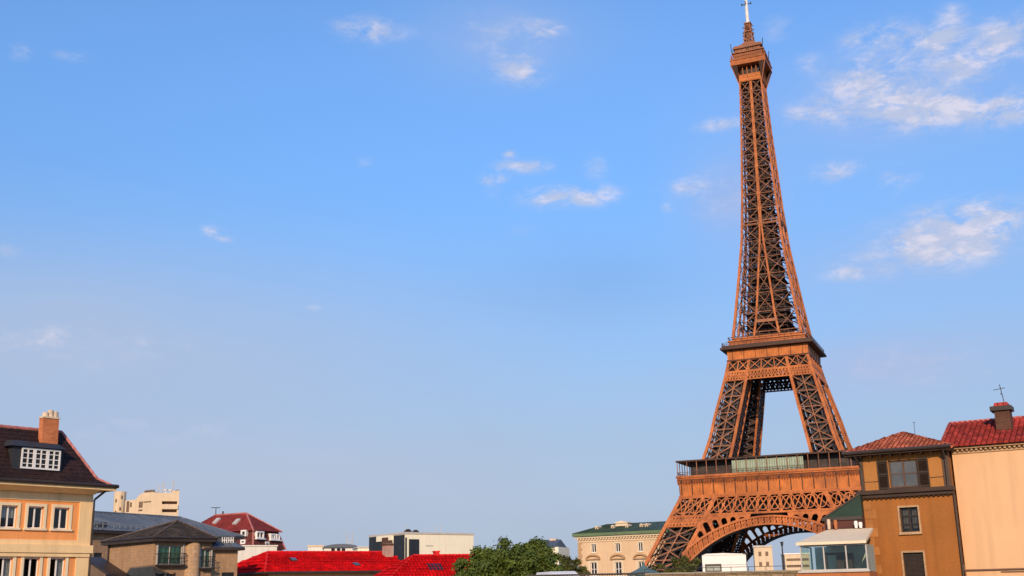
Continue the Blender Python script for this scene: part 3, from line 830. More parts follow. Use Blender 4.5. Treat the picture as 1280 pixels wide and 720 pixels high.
    lp.build('cornice', M['iron_brown'], plat)
    st = MB(); ring(st, 18.6, 18.2, 115.2, 117.4); slabring(st, 18.9, 10, 117.42, 117.9); ring(st, 17.0, 16.6, 117.9, 119.6)
    st.build('upper_deck', M['iron'], plat)
    rl = MB()
    for k in range(4):
        for z in (115.9, 116.6): rl.bar(rot(k, (-21.2, -21.2, z)), rot(k, (21.2, -21.2, z)), .16)
        for q in range(-21, 22, 2): rl.bar(rot(k, (q, -21.2, 115.2)), rot(k, (q, -21.2, 116.6)), .12)
        for q in range(-18, 19, 3): rl.bar(rot(k, (q, -18.6, 117.9)), rot(k, (q, -18.6, 119.6)), .2)
        rl.bar(rot(k, (-18.6, -18.6, 119.6)), rot(k, (18.6, -18.6, 119.6)), .22)
        for q in range(-3, 4): rl.bar(rot(k, (q * 5.6, -19.3, 108.4)), rot(k, (q * 5.6, -19.5, 113.0)), .22, .3)
    rl.build('railing', M['iron_brown'], plat)
    # ---- upper shaft
    c = MB(); br = MB(); sh = MB()
    segs = [119, 130, 140, 150, 160, 170, 180, 190, 200, 210, 220, 230, 240, 250, 259]
    for k in range(4):
        for z0, z1 in zip(segs, segs[1:]):
            th = 1.25 - .45 * (z0 - 119) / 140
            c.bar(rot(k, (-w(z0), -w(z0), z0)), rot(k, (-w(z1), -w(z1), z1)), th)
            for sgn in (-1, 1):
                c.bar(rot(k, (sgn * ii(z0), -w(z0), z0)), rot(k, (sgn * ii(z1), -w(z1), z1)), th * .78, th * .6, rot(k, (0, -1, 0)))
    zs = [121.5]
    while zs[-1] < 256: zs.append(zs[-1] + max(5.2, (w(zs[-1]) - ii(zs[-1])) * .95))
    zs[-1] = 258.5
    for k in range(4):
        xlat(br, lambda z: (-w(z), -w(z), z), lambda z: (-ii(z), -w(z), z), zs, .27, (0, -1, 0), k)
        xlat(br, lambda z: (w(z), -w(z), z), lambda z: (ii(z), -w(z), z), zs, .27, (0, -1, 0), k)
        for z in zs:      # rosettes at the nodes
            for x in (-w(z), -ii(z), ii(z), w(z)):
                br.bar(rot(k, (x - .55, -w(z) - .1, z)), rot(k, (x + .55, -w(z) - .1, z)), 1.1, .3, rot(k, (0, -1, 0)))
        za = [z for z in zs if z < 172]
        xlat(br, lambda z: (-ii(z), -w(z), z), lambda z: (ii(z), -w(z), z), za, .27, (0, -1, 0), k)
        br.bar(rot(k, (-ii(127) - .5, -w(127) - .3, 127)), rot(k, (ii(127) + .5, -w(127) - .3, 127)), 1.5, .5, rot(k, (0, -1, 0)))
        for z in (178.5, 179.9): br.bar(rot(k, (-w(z), -w(z) - .2, z)), rot(k, (w(z), -w(z) - .2, z)), .5, .5, rot(k, (0, -1, 0)))
        # inner faces of the four uprights below the meeting point
        z = 120
        while z < 258:
            z1 = z + 2.6
            h0, h1 = w(z) * .58, w(z1) * .58
            for q in (-1, -.5, 0, .5):
                sh.bar(rot(k, (q * h0, -h0, z)), rot(k, (q * h1, -h1, z1)), .42)
            sh.bar(rot(k, (-h0, -h0, z)), rot(k, (h1, -h1, z1)), .42); sh.bar(rot(k, (h0, -h0, z)), rot(k, (-h1, -h1, z1)), .42)
            if int(z / 2.6) % 2 == 0: sh.bar(rot(k, (-h0, -h0, z)), rot(k, (h0, -h0, z)), .45)
            if int(z / 2.6) % 3 == 0:
                g0 = w(z) * .86
                sh.bar(rot(k, (-g0, -g0, z)), rot(k, (g0, -g0, z + 2.6)), .4)
                sh.bar(rot(k, (-g0, -g0, z + 2.6)), rot(k, (g0, -g0, z)), .4)
            z = z1
    cw = MB()
    z = 120
    while z < 258:
        z1 = min(z + 6, 258.5)
        for k in range(4):
            h0, h1 = w(z) * .34, w(z1) * .34
            cw.quad(rot(k, (-h0, -h0, z)), rot(k, (h0, -h0, z)), rot(k, (h1, -h1, z1)), rot(k, (-h1, -h1, z1)))
            cw.box(-w(z) * .7, w(z) * .7, -w(z) * .7, w(z) * .7, z - .12, z + .12) if k == 0 else None
        z = z1
    us = c.build('upper_shaft', M['iron'], root)
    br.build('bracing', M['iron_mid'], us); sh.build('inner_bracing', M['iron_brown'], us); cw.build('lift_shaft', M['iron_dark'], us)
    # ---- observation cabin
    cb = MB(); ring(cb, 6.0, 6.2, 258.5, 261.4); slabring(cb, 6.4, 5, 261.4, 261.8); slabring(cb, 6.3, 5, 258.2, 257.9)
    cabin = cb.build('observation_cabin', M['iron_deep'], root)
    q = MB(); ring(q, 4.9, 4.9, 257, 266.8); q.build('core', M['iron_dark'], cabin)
    for k in range(4):
        for x in (-6, -3.4, -1.2, 1.2, 3.4):
            q = MB(); q.bar(rot(k, (x, -6.0, 260.4)), rot(k, (x * 1.05, -6.3, 266.7)), .5, .45, rot(k, (0, -1, 0)))
            if x == -6: q.hexa([rot(k, p) for p in ((-6.2, -6.2, 257), (-5.8, -6.2, 257), (-5.8, -5.8, 257), (-6.2, -5.8, 257), (-9.0, -9.0, 266.7), (-8.6, -9.0, 266.7), (-8.6, -8.6, 266.7), (-9.0, -8.6, 266.7))])
            q.build('bracket', M['iron'], cabin)
    q = MB(); slabring(q, 9.2, 4, 266.7, 267.2); ring(q, 9.2, 9.0, 267.2, 269.5); slabring(q, 9.4, 8.5, 269.5, 269.9); q.box(-8.9, 8.9, -8.9, 8.9, 269.2, 269.48)
    q.build('deck', M['iron'], cabin)
    q = MB()
    for k in range(4):      # sloping underside plates between the brackets
        q.quad(rot(k, (-6.2, -6.25, 260.2)), rot(k, (6.2, -6.25, 260.2)), rot(k, (6.1, -6.0, 260.4)), rot(k, (-6.1, -6.0, 260.4)))
        q.poly([rot(k, (-5.95, -5.9, 257.2)), rot(k, (-8.9, -8.9, 266.65)), rot(k, (-5.6, -8.9, 266.65)), rot(k, (-5.7, -6.1, 261))])
        q.poly([rot(k, (5.95, -5.9, 257.2)), rot(k, (5.7, -6.1, 261)), rot(k, (5.6, -8.9, 266.65)), rot(k, (8.9, -8.9, 266.65))])
    q.build('flared_plate', M['iron_brown'], cabin)
    q = MB()
    for k in range(4):
        for x in [i * 1.1 - 8.8 for i in range(17)]: q.bar(rot(k, (x, -8.9, 269.9)), rot(k, (x, -8.6, 272.6)), .18)
        q.bar(rot(k, (-8.7, -8.7, 272.6)), rot(k, (8.7, -8.7, 272.6)), .3); q.bar(rot(k, (-8.8, -8.8, 271.2)), rot(k, (8.8, -8.8, 271.2)), .2)
    q.build('railing', M['iron'], cabin)
    q = MB(); ring(q, 7.7, 7.5, 269.5, 273.8); slabring(q, 8.3, 3, 273.8, 274.5); ring(q, 7.0, 6.7, 274.5, 276.6); slabring(q, 7.6, 2, 276.6, 277.2); ring(q, 7.6, 7.2, 277.2, 278.0); slabring(q, 7.2, 2.4, 278.0, 278.3); ring(q, 5.6, 4.9, 278.3, 279.5); ring(q, 4.9, 2.6, 279.5, 281.6)
    q.box(-2.9, 2.9, -2.9, 2.9, 281.3, 281.7)
    q.build('roof', M['iron_mid'], cabin)
    q = MB()
    for i in range(22):
        x = random.uniform(-7.6, 7.6); k = random.randrange(4)
        hgt = random.uniform(1, 2.6)
        q.cut(); q.bar(rot(k, (x, -7.9, 274.4)), rot(k, (x, -7.9, 274.4 + hgt)), .2)
    for k in range(4):
        q.cut(); q.bar(rot(k, (-8.0, -8.0, 274.4)), rot(k, (-8.5, -8.5, 279.5)), .35)
    q.build_each('aerial', M['iron_dark'], cabin)
    # ---- spire
    q = MB()
    zz = [281.6, 284, 286.4, 288.8, 291.2, 293.2]
    hh = lambda z: 2.4 - 1.2 * (z - 281.6) / 11.6
    for k in range(4):
        for z0, z1 in zip(zz, zz[1:]):
            q.bar(rot(k, (-hh(z0), -hh(z0), z0)), rot(k, (-hh(z1), -hh(z1), z1)), .5)
            q.bar(rot(k, (-hh(z0), -hh(z0), z0)), rot(k, (hh(z1), -hh(z1), z1)), .35); q.bar(rot(k, (hh(z0), -hh(z0), z0)), rot(k, (-hh(z1), -hh(z1), z1)), .35)
            q.bar(rot(k, (-hh(z0), -hh(z0), z0)), rot(k, (hh(z0), -hh(z0), z0)), .4)
        for i in range(6):
            q.bar(rot(k, (random.uniform(-1, 1), -hh(286), 283 + i * 1.7)), rot(k, (random.uniform(-1.5, 1.5), -hh(286) - .9, 283 + i * 1.7)), .5)
    q.box(-1, 1, -1, 1, 281.6, 293); q.box(-1.9, 1.9, -1.9, 1.9, 293.0, 293.6)
    spire = q.build('spire', M['iron_mid'], root)
    q = MB(); q.tube((0, 0, 293.6), (0, 0, 309), .95, .75, 12); q.build('mast', M['mast'], spire)
    q = MB()
    for k in range(4): q.bar(rot(k, (0, 0, 305.2)), rot(k, (2.6, 0, 305.2)), .4); q.bar(rot(k, (2.5, 0, 304.6)), rot(k, (2.5, 0, 306)), .4)
    q.build('aerial', M['iron_dark'], spire)
build_tower()

# ================================================================== LEFT CREAM AND ORANGE HOUSE
def build_left_house():
    F = Fr(113, 650, 70, 50)
    root = thing('town_house', 'orange and cream house with dark brown mansard roof, white dormer and brick chimney', 'house', F.o, F.a)
    ze = F.fp(60, 613)[1]; zp = F.fp(50, 605)[1]
    s0, s1, dp = -16.0, 0.0, 11.0
    zb0, zb1 = F.fp(60, 691)[1], F.fp(60, 681)[1]
    up = [F.rect(2, 632, 18, 658), F.rect(34.5, 633, 53, 660.5), F.rect(68, 635.5, 87, 663.5)]
    lo = [F.rect(-4, 696, 9, 724), F.rect(26, 697, 46, 726), F.rect(61, 699, 79, 728)]
    wd = up[2][1] - up[2][0]
    zt, zo = up[1][3], up[1][2]; lt = lo[1][3]; lh = zt - zo
    pitch = (up[2][0] - up[0][0]) / 2
    U = [(up[1][0] + pitch * k, up[1][0] + pitch * k + wd, zo, zt) for k in (-4, -3, -2, -1, 0, 1)]
    LO = [(a, b, lt - lh * 1.08, lt) for a, b, _, _ in U]
    G = [(a, b, .9, 2.6) for a, b, _, _ in U] if lt - lh * 1.08 > 3.2 else []
    w_ = MB(); wall(w_, s0, s1, 0, ze, 0, U + LO + G); shell(w_, s0, s1, 0, dp, 0, ze)
    wl = w_.build('wall', M['orange'], root)
    t = MB(); pl = F.fp(99, 640)[0]
    t.box(pl, s1 + .05, -.06, .3, 0, ze - .001)                      # corner pilaster
    t.box(s1 - .01, s1 + .055, .3, 1.5, 0, ze - .001)
    zf = F.fp(60, 626)[1]
    t.box(s0, pl, -.05, -.002, zf, ze)                                # frieze
    t.box(s0, s1 + .2, -.20, -.061, zb0, zb1); t.box(s0, s1 + .1, -.13, -.062, zb0 - .22, zb0 - .003)
    t.box(s0, pl, -.051, -.003, zb1 + .01, zb1 + .28)
    t.box(s0, s1 + .16, -.12, -.01, 0, .55)
    t.build('trim', M['cream'], root)
    for i, r in enumerate(U): window(root, r, 0, 'whitepaint', .17, 1, 0, .07, 'glass', 'cream_white', .17, 'cream_white', curtain=[(.0, 1., .45 if i % 3 == 0 else .0, 'curtain')] if i in (0, 3) else [(.02, .2, .0, 'curtain')])
    for i, r in enumerate(LO): window(root, r, 0, 'whitepaint', .17, 1, 0, .07, 'glass', 'cream_white', .17, 'cream_white', curtain=[(.5, .98, .1, 'curtain')] if i % 2 else [(.02, .25, .0, 'curtain')])
    for r in G: window(root, r, 0, 'whitepaint', .17, 1, 0, .07, 'glass', 'cream_white', .14)
    # eave: cream soffit moulding, gutter, roof
    ov = 1.0
    so_ = MB()
    so_.prism([(-ov, ze + .28), (-ov, ze + .12), (-.35, ze - .12), (0, ze - .12), (0, ze + .28)], s0, s1)
    v = [(y, x, z) for x, y, z in so_.v]; so_.v = v
    so_.box(s1 + .001, s1 + ov, -ov, dp + ov, ze + .10, ze + .28); so_.box(s0 - .0, s1, .01, dp, ze + .02, ze + .27)
    so_.build('soffit', M['cream'], root)
    gt = MB(); gt.tube((s0, -ov - .07, ze + .36), (s1 + ov + .05, -ov - .07, ze + .36), .11, .11, 8); gt.tube((s1 + ov + .07, -ov, ze + .36), (s1 + ov + .07, dp + ov, ze + .36), .11, .11, 8)
    gt.bar((s1 + ov * .6, -ov * .7, ze + .2), (s1 + .12, -.12, ze - .4), .10); gt.tube((s1 + .10, -.12, ze - .4), (s1 + .10, -.12, 0), .06, .06, 8)
    gt.build('gutter', M['gutter'], root)
    zr = F.fp(30, 536, 1.7)[1]
    zk = ze + .28
    e0 = [(s0, -ov, zk), (s1 + ov, -ov, zk), (s1 + ov, dp + ov, zk), (s0, dp + ov, zk)]
    k1 = [(s0, -.15, zk + .55), (s1 + .15, -.15, zk + .55), (s1 + .15, dp + .15, zk + .55), (s0, dp + .15, zk + .55)]
    k2 = [(s0, 1.55, zr), (s1 - 1.45, 1.55, zr), (s1 - 1.45, dp - 1.55, zr), (s0, dp - 1.55, zr)]
    r_ = MB()
    for A, B in ((e0, k1), (k1, k2)):
        for i in (0, 1, 2): r_.tiles([A[i], A[(i + 1) % 4], B[(i + 1) % 4], B[i]], .24, .27, 0, .03, 'flat')
        r_.quad(A[3], A[0], B[0], B[3])
    r_.poly(k2)
    for A, B in ((e0, k1), (k1, k2)):      # closed deck under the tiles
        for i in (0, 1, 2): r_.quad(A[i], A[(i + 1) % 4], B[(i + 1) % 4], B[i])
    rf = r_.build('roof', M['brownroof'], root)
    cp = MB(); caps(cp, [(e0[1], k1[1]), (k1[1], k2[1]), (k2[0], k2[1])], .10); cp.build('ridge_tile', M['pinkridge'], rf)
    # dormer
    def front(px, py, d): return F.fp(px, py, d)
    dd = -.05
    a, b, c, d = F.rect(26, 561, 75, 587, dd)
    dm = MB(); dm.box(a - .45, b + .15, dd + .03, 2.3, c - .08, d + .06); dorm = dm.build('dormer', M['lead'], root)
    dr = MB()
    dr.add([(a - .72, dd - .2, d + .05), (b + .28, dd - .2, d + .05), (b + .28, 2.4, d + .1), (a - .72, 2.4, d + .1), (a - .45, dd + .25, d + .42), (b + .0, dd + .25, d + .38), (b + .0, 2.4, d + .5), (a - .45, 2.4, d + .5)],
           ((3, 2, 1, 0), (4, 5, 6, 7), (0, 1, 5, 4), (1, 2, 6, 5), (2, 3, 7, 6), (3, 0, 4, 7)))
    dr.build('dormer_roof', M['lead'], dorm)
    fw = (b - a) / 3
    for k in range(3):
        f = MB(); x0 = a + fw * k; x1 = x0 + fw
        f.box(x0, x0 + .09, dd - .06, dd, c, d); f.box(x1 - .09, x1, dd - .06, dd, c, d); f.box(x0 + .09, x1 - .09, dd - .06, dd, c, c + .1); f.box(x0 + .09, x1 - .09, dd - .06, dd, d - .1, d)
        xm = (x0 + x1) / 2; f.box(xm - .035, xm + .035, dd - .055, dd, c + .1, d - .1)
        for q in (1, 2, 3): z = c + (d - c) * q / 4; f.box(x0 + .09, x1 - .09, dd - .05, dd + .001, z - .022, z + .022)
        p = f.build('dormer_window', M['whitepaint'], dorm)
        g = MB(); g.quad((x0, dd + .015, c), (x1, dd + .015, c), (x1, dd + .015, d), (x0, dd + .015, d)); g.build('pane', M['darkglass'], p)
    # chimney
    cy = .75
    a, b, c, d = F.rect(54.5, 523, 73, 551, cy)
    ch = MB(); ch.hexa([(a - .02, cy, c - 1.4), (b + .05, cy, c - 1.4), (b + .02, cy + .5, c - 1.4), (a - .02, cy + .5, c - 1.4), (a - .08, cy, d), (b, cy, d), (b, cy + .45, d), (a - .08, cy + .45, d)])
    chm = ch.build('chimney', M['chimbrick'], root)
    cc = MB(); cc.box(a - .12, b + .04, cy - .05, cy + .50, d, d + .10); cc.build('chimney_cap', M['pot'], chm)
    for k in range(3):
        q = MB(); x = a + (b - a) * (k + .5) / 3; hgt = (.26, .42, .36)[k]; q.tube((x, cy + .22, d + .10), (x, cy + .22, d + .10 + hgt), .19, .17, 10); q.build('chimney_pot', M['pot'], chm)
build_left_house()

# ================================================================== RIGHT: OCHRE HOUSE, YELLOW HOUSE, CONSERVATORY
def build_ochre():
    F = Fr(1187, 585, 52, -30)
    root = thing('corner_house', 'narrow ochre house with dark shutters, cornice and low red tiled hip roof', 'house', F.o, F.a)
    sl = F.fp(1075, 590)[0]; dp = 6.0
    zc0 = F.fp(1133, 621)[1]; zc1 = F.fp(1133, 611)[1]
    zt = F.fp(1133, 567)[1]
    r1 = F.rect(1111, 574.5, 1147, 609.0)
    r2 = F.rect(1125.5, 634, 1148.5, 665)
    r3 = F.rect(1130, 690.5, 1155.5, 722)
    r3 = (r3[0], r3[1], r3[3] - 1.55, r3[3])
    w_ = MB(); wall(w_, sl, 0, 0, zc0, 0, [r2, r3]); shell(w_, sl, 0, 0, dp, 0, zc0 - .002)
    w_.build('wall', M['ochre'], root)
    u_ = MB(); wall(u_, sl + .04, -.04, zc0 + .003, zt, .05, [r1]); shell(u_, sl + .04, -.04, .05, dp, zc0 + .003, zt)
    u_.build('upper_wall', M['ochre_up'], root)
    pil = MB(); pil.box(sl + .0, sl + .16, -.01, .3, zc1, zt); pil.cut(); pil.box(-.30, -.02, -.01, .3, zc1, zt); pil.build_each('pilaster', M['woodframe'], root)
    co_ = MB(); co_.box(sl - .22, .10, -.30, .3, (zc0 + zc1) / 2, zc1); co_.box(sl - .12, .05, -.18, .3, zc0 + .02, (zc0 + zc1) / 2 - .003); co_.box(sl - .12, sl - .001, .3, dp, zc0 + .02, zc1)
    k = sl
    while k < -.1:
        co_.box(k, k + .08, -.12, -.004, zc0 - .05, zc0 + .02); k += .21
    co_.build('cornice', M['cornice_brown'], root)
    cb = MB(); cb.tube((sl + .16, .03, zc1 + .42), (r1[0] - .52, .03, zc1 + .41), .012, .012, 5); cb.build('cable', M['gutter'], root)
    cb = MB(); cb.tube((r1[1] + .52, .03, zc1 + .44), (-.3, .03, zc1 + .45), .012, .012, 5); cb.build('cable', M['gutter'], root)
    q = MB(); z = 0; i = 0
    while z < zc0 - .45:
        L = .55 if i % 2 else .36
        q.box(sl - .025, sl + L, -.025, .2, z + .012, z + .40); q.box(sl - .026, sl + .0, .2, .5 if i % 2 else .7, z + .012, z + .40)
        z += .41; i += 1
    q.build('quoin_edge', M['quoin'], root)
    window(root, r1, .05, 'woodframe', .10, 1, 1, .07, 'skyglass', None, .1, 'shutter')
    for a, b in ((r1[0] - .50, r1[0] - .03), (r1[1] + .03, r1[1] + .50)):
        s = MB(); z0, z1 = r1[2] - .03, r1[3] + .02
        s.box(a, a + .05, -.03, .03, z0, z1); s.box(b - .05, b, -.03, .03, z0, z1); s.box(a + .05, b - .05, -.03, .03, z0, z0 + .07); s.box(a + .05, b - .05, -.03, .03, z1 - .07, z1); s.box(a + .05, b - .05, -.03, .03, (z0 + z1) / 2 - .03, (z0 + z1) / 2 + .03)
        z = z0 + .10
        while z < z1 - .1:
            if abs(z - (z0 + z1) / 2) > .06: s.hexa([(a + .05, -.02, z - .018), (b - .05, -.02, z - .018), (b - .05, .025, z + .012), (a + .05, .025, z + .012), (a + .05, -.028, z), (b - .05, -.028, z), (b - .05, .017, z + .03), (a + .05, .017, z + .03)])
            z += .055
        s.box(a + .05, b - .05, .026, .034, z0 + .07, z1 - .07)
        s.build('shutter', M['shutter'], root)
    window(root, r2, 0, 'shutter', .12, 1, 2, .06, 'glass', 'stonelt', .08, 'stonelt', curtain=[(.10, .42, .15, 'lace'), (.60, .90, .15, 'lace')])
    # third window: closed dark shutters
    w3 = window(root, r3, 0, 'shutter', .1, 1, 0, .06, 'darkglass', 'stonelt', .08, 'stonelt', room=False, label='window closed by dark brown shutters')
    s = MB(); z = r3[2] + .06
    while z < r3[3] - .06: s.box(r3[0] + .06, r3[1] - .06, .06, .12, z, z + .035); z += .055
    s.build('closed_shutter', M['shutter'], w3)
    # roof
    ov = .55; zk = zt + .12
    ev = MB(); ev.box(sl - ov, ov * .2 + .1, -ov, dp + ov, zt + .001, zk)
    k = sl - .3
    while k < 0: ev.box(k, k + .07, -ov + .12, -.0, zt - .08, zt); k += .45
    ev.build('eave', M['cornice_brown'], root)
    gt = MB(); gt.tube((sl - ov - .05, -ov - .06, zk + .02), (.25, -ov - .06, zk + .02), .085, .085, 8)
    gt.tube((-.14, -ov - .05, zk - .05), (-.14, -.09, zt - .35), .05, .05, 8); gt.tube((-.14, -.09, zt - .35), (-.14, -.09, zc1), .05, .05, 8)
    gt.tube((.06, -.08, zc0), (.06, -.08, 0), .05, .05, 8)
    gt.tube((sl - .1, -ov, zk - .05), (sl + .06, -.1, zt - .45), .05, .05, 8); gt.tube((sl + .06, -.1, zt - .45), (sl + .06, -.1, zc1), .05, .05, 8)
    gt.build('gutter', M['gutter'], root)
    apx, apz = F.fp(1128.5, 541.5, dp * .45)
    E = [(sl - ov, -ov, zk + .02), (.28, -ov, zk + .02), (.28, dp + ov, zk + .02), (sl - ov, dp + ov, zk + .02)]
    ap = (apx, dp * .45, apz)
    r_ = MB()
    for i in range(4): r_.tiles([E[i], E[(i + 1) % 4], ap], .20, .34, .075, .04); r_.poly([E[i], E[(i + 1) % 4], ap])
    rf = r_.build('roof', M['clay2'], root)
    cp = MB(); caps(cp, [(E[i], ap) for i in range(4)], .09); cp.build('ridge_tile', M['clay2'], rf)
    an = MB(); p = F.fp(1143, 535, 2.5); an.tube((p[0], 2.5, p[1] - 1.2), (p[0], 2.5, p[1] + .25), .012, .012, 5); an.bar((p[0] - .05, 2.5, p[1] + .25), (p[0] + .08, 2.5, p[1] + .28), .02)
    an.build('aerial', M['gutter'], rf)
    return F, sl
FO, SLO = build_ochre()
def build_yellow():
    F = Fr(1189, 585, 52.3, -30)
    F.o = F.o + F.n * .25
    root = thing('yellow_house', 'large blank cream yellow wall house with red clay tile roof beside the ochre house', 'house', F.o, F.a)
    zt = F.fp(1235, 558.5)[1]; s1 = 11.0; dp = 9.0
    w_ = MB(); wall(w_, .06, s1, 0, zt, 0); shell(w_, .06, s1, 0, dp, 0, zt)
    w_.poly([(.06, 0, zt), (.06, 3.2, zt + 1.05), (.06, dp, zt)])
    w_.build('wall', M['yellowwall'], root)
    co_ = MB(); co_.box(.06, s1, -.06, 0, zt - .22, zt - .13); co_.box(.06, s1, -.26, 0, zt - .02, zt + .06)
    k = .1
    while k < s1: co_.box(k, k + .09, -.18, -.001, zt - .12, zt - .02); k += .2
    co_.build('dentil_cornice', M['stonelt'], root)
    dr = 3.0
    zr = F.fp(1240, 525.5, dr)[1]; ze = zt + .08
    A = (-.35, -.42, ze); B = (s1, -.42, ze); C = (s1, dr, zr); Dd = (-.35, dr, zr)
    G = (s1, dp + .4, ze); H = (-.35, dp + .4, ze)
    r_ = MB(); r_.tiles([A, B, C, Dd], .235, .38, .085, .06); r_.quad(A, B, C, Dd); r_.tiles([Dd, C, G, H], .235, .38, .06, .04); r_.quad(Dd, C, G, H)
    r_.box(-.42, -.30, -.42, -.36, ze - .1, ze)
    rf = r_.build('roof', M['clay'], root)
    cp = MB(); caps(cp, [(Dd, C), (A, Dd)], .10); cp.build('ridge_tile', M['pinkridge'], rf)
    sl = (zr - ze) / (dr + .42)
    cy = 1.15
    a, b, c, d = F.rect(1243.5, 510, 1263, 534, cy)
    ch = MB(); ch.box(a, b, cy, cy + .8, c - .6, d); chm = ch.build('chimney', M['brownbrick'], root)
    q = MB(); q.box(a - .16, b + .10, cy - .12, cy + .92, d - .1, d + .10); q.build('collar', M['gutter'], chm)
    q = MB(); q.hexa([(a - .02, cy - .02, d + .101), (b + .02, cy - .02, d + .101), (b + .02, cy + .82, d + .101), (a - .02, cy + .82, d + .101), (a + .05, cy + .08, d + .28), (b - .08, cy + .08, d + .28), (b - .08, cy + .7, d + .28), (a + .05, cy + .7, d + .28)])
    q.build('chimney_cap', M['clay'], chm)
    q = MB(); x = a + .45; q.tube((x, cy + .4, d + .2), (x - .12, cy + .4, d + 1.15), .018, .018, 6); q.bar((x - .42, cy + .4, d + .92), (x + .1, cy + .4, d + .98), .025); q.bar((x - .1, cy + .1, d + .7), (x - .1, cy + .8, d + .7), .022)
    q.build('aerial', M['gutter'], chm)
    pp = MB(); z = F.fp(1240, 712)[1]; p0 = F.fp(1206, 713)[0]
    pp.tube((p0, -.08, z), (s1, -.08, z + .02), .035, .035, 8); pp.tube((p0, -.08, z), (p0, -.08, z + .25), .03, .03, 8); pp.tube((p0 + .03, -.05, z - .02), (p0 + .03, -.05, 0), .03, .03, 8)
    pp.tube((p0 + 1.5, -.06, z - .1), (s1, -.06, z - .16), .02, .02, 6)
    pp.build('pipe', M['rust'], root)
build_yellow()
def build_conservatory():
    F = Fr(1083, 690, 50.5, -24)
    root = thing('conservatory', 'glass conservatory with sloping cream roof slab built against the ochre house', 'conservatory', F.o, F.a)
    r = F.rect(1000.5, 681, 1084.5, 713)
    a, b, c, d = r; dp = 2.6
    bs = MB(); bs.box(a - .2, b + .02, -.05, dp, 0, c - .08); bs.build('base_wall', M['terracotta'], root)
    si = MB(); si.box(a - .12, b + .05, -.14, .2, c - .08, c); si.build('sill', M['greyframe'], root)
    # frame and panes
    m1, m2 = F.fp(1029.5, 700)[0], F.fp(1057.5, 700)[0]
    f = MB()
    for x in (a, m1, m2, b - .06): f.box(x, x + .055, 0, .07, c, d)
    f.box(a, b, -.005, .075, d - .05, d); f.box(a, b, -.005, .075, c, c + .05)
    f.box(a, a + .06, dp - .1, dp, c, d); f.box(a, a + .055, .08, dp - .1, d - .05, d); f.box(a, a + .055, .08, dp - .1, c, c + .05)
    fr_ = f.build('glazing_frame', M['greyframe'], root)
    for x0, x1 in ((a + .055, m1), (m1 + .055, m2), (m2 + .055, b - .06)):
        p = MB(); p.quad((x0, .03, c + .05), (x1, .03, c + .05), (x1, .03, d - .05), (x0, .03, d - .05)); p.build('pane', M['consglass'], fr_)
    p = MB(); p.quad((a + .03, .07, c + .05), (a + .03, dp - .1, c + .05), (a + .03, dp - .1, d - .05), (a + .03, .07, d - .05)); p.build('pane', M['consglass'], fr_)
    bk = MB(); bk.box(a + .2, b - .25, dp - .04, dp, c - .05, d); bk.box(b - .08, b - .03, .1, dp, c - .05, d); bk.box(a + .1, b, .1, dp - .1, c - .06, c - .04); bk.build('back_wall', M['roomgreen'], root)
    fu = MB(); fu.box(a + .9, a + 1.0, .8, 1.0, c, d - .3); fu.box(a + 1.0, a + 1.9, .9, 1.0, d - .42, d - .3); fu.box(a + 1.3, a + 2.0, 1.4, 1.9, c, c + .75); fu.box(m2 - .5, m2 - .2, .7, 1.0, c, c + .4)
    fu.build('furnishing', M['shutter'], root)
    # roof slab, sloping up to the house
    zt0 = d + .02
    t0 = F.fp(1035, 662, dp)[0]; z1 = F.fp(1060, 661.0, dp)[1]
    sl = MB()
    sl.hexa([(a - .12, -.18, zt0), (b + .02, -.18, zt0), (b + .02, dp, z1 - .12), (t0, dp, z1 - .12), (a - .12, -.18, zt0 + .12), (b + .02, -.18, zt0 + .12), (b + .02, dp, z1), (t0, dp, z1)])
    sl.poly([(a - .12, -.17, zt0), (t0, dp, zt0), (t0, dp, z1 - .1)])
    sl.build('roof_slab', M['slab'], root)
    # terrace behind with a dark panel
    t = thing('roof_terrace', 'dark red terrace block behind the conservatory roof, under the green awning', 'terrace', F.o + F.n * 2.75, F.a)
    x0 = F.fp(1030, 650, 2.75)[0]; x1 = F.fp(1078, 650, 2.75)[0] - .4; zt = F.fp(1055, 646, 2.75)[1]
    q = MB(); q.box(x0, x1 + .4, 0, 3.0, 0, zt - .15); q.build('wall', M['terrace'], t)
    q = MB(); q.box(x0 - .1, x1 + .4, -.08, 3.0, zt - .15, zt); q.build('coping', M['gutter'], t)
    for k, (u, m, hh) in enumerate(((.25, 'pot', .5), (.55, 'terracotta', .45), (1.45, 'whitepaint', .36), (1.65, 'whitepaint', .30))):
        q = MB(); q.lathe((x0 + u, -.16, 0), [(.001, z1 + .0), (.06, z1 + .0), (.09, z1 + hh * .6), (.07, z1 + hh * .9), (.001, z1 + hh * .9)], 10)
        tag(q.build('plant_pot', M[m]), ('small tan clay pot, leftmost on the conservatory roof edge', 'terracotta pot on the conservatory roof edge, second from left', 'white slim pot on the conservatory roof edge', 'shorter white pot at the right of the roof edge')[k], 'pot', 'pots along the conservatory roof edge')
        o = bpy.data.objects[-1] if False else None
    pots = [o for o in col.objects if o.name.startswith('plant_pot')]
    for o in pots: o.location = F.o; o.rotation_euler = (0, 0, F.a); o.location += F.n * (dp - .02)
    # awning
    aw = thing('awning', 'dark green cloth awning sloping down left of the ochre house cornice', 'awning', F.o + F.n * 2.9, F.a)
    pA = F.fp(1028, 648, 2.9); pB = F.fp(1075, 617, 2.9); pC = F.fp(1078, 645, 2.9)
    q = MB(); th = 1.6
    q.add([(pA[0], 0, pA[1]), (pB[0], 0, pB[1]), (pB[0], th, pB[1]), (pA[0], th, pA[1]), (pC[0], .0, pC[1]), (pC[0], th, pC[1])], ((0, 1, 2, 3), (0, 4, 1), (3, 2, 5), (0, 3, 5, 4), (1, 4, 5, 2)))
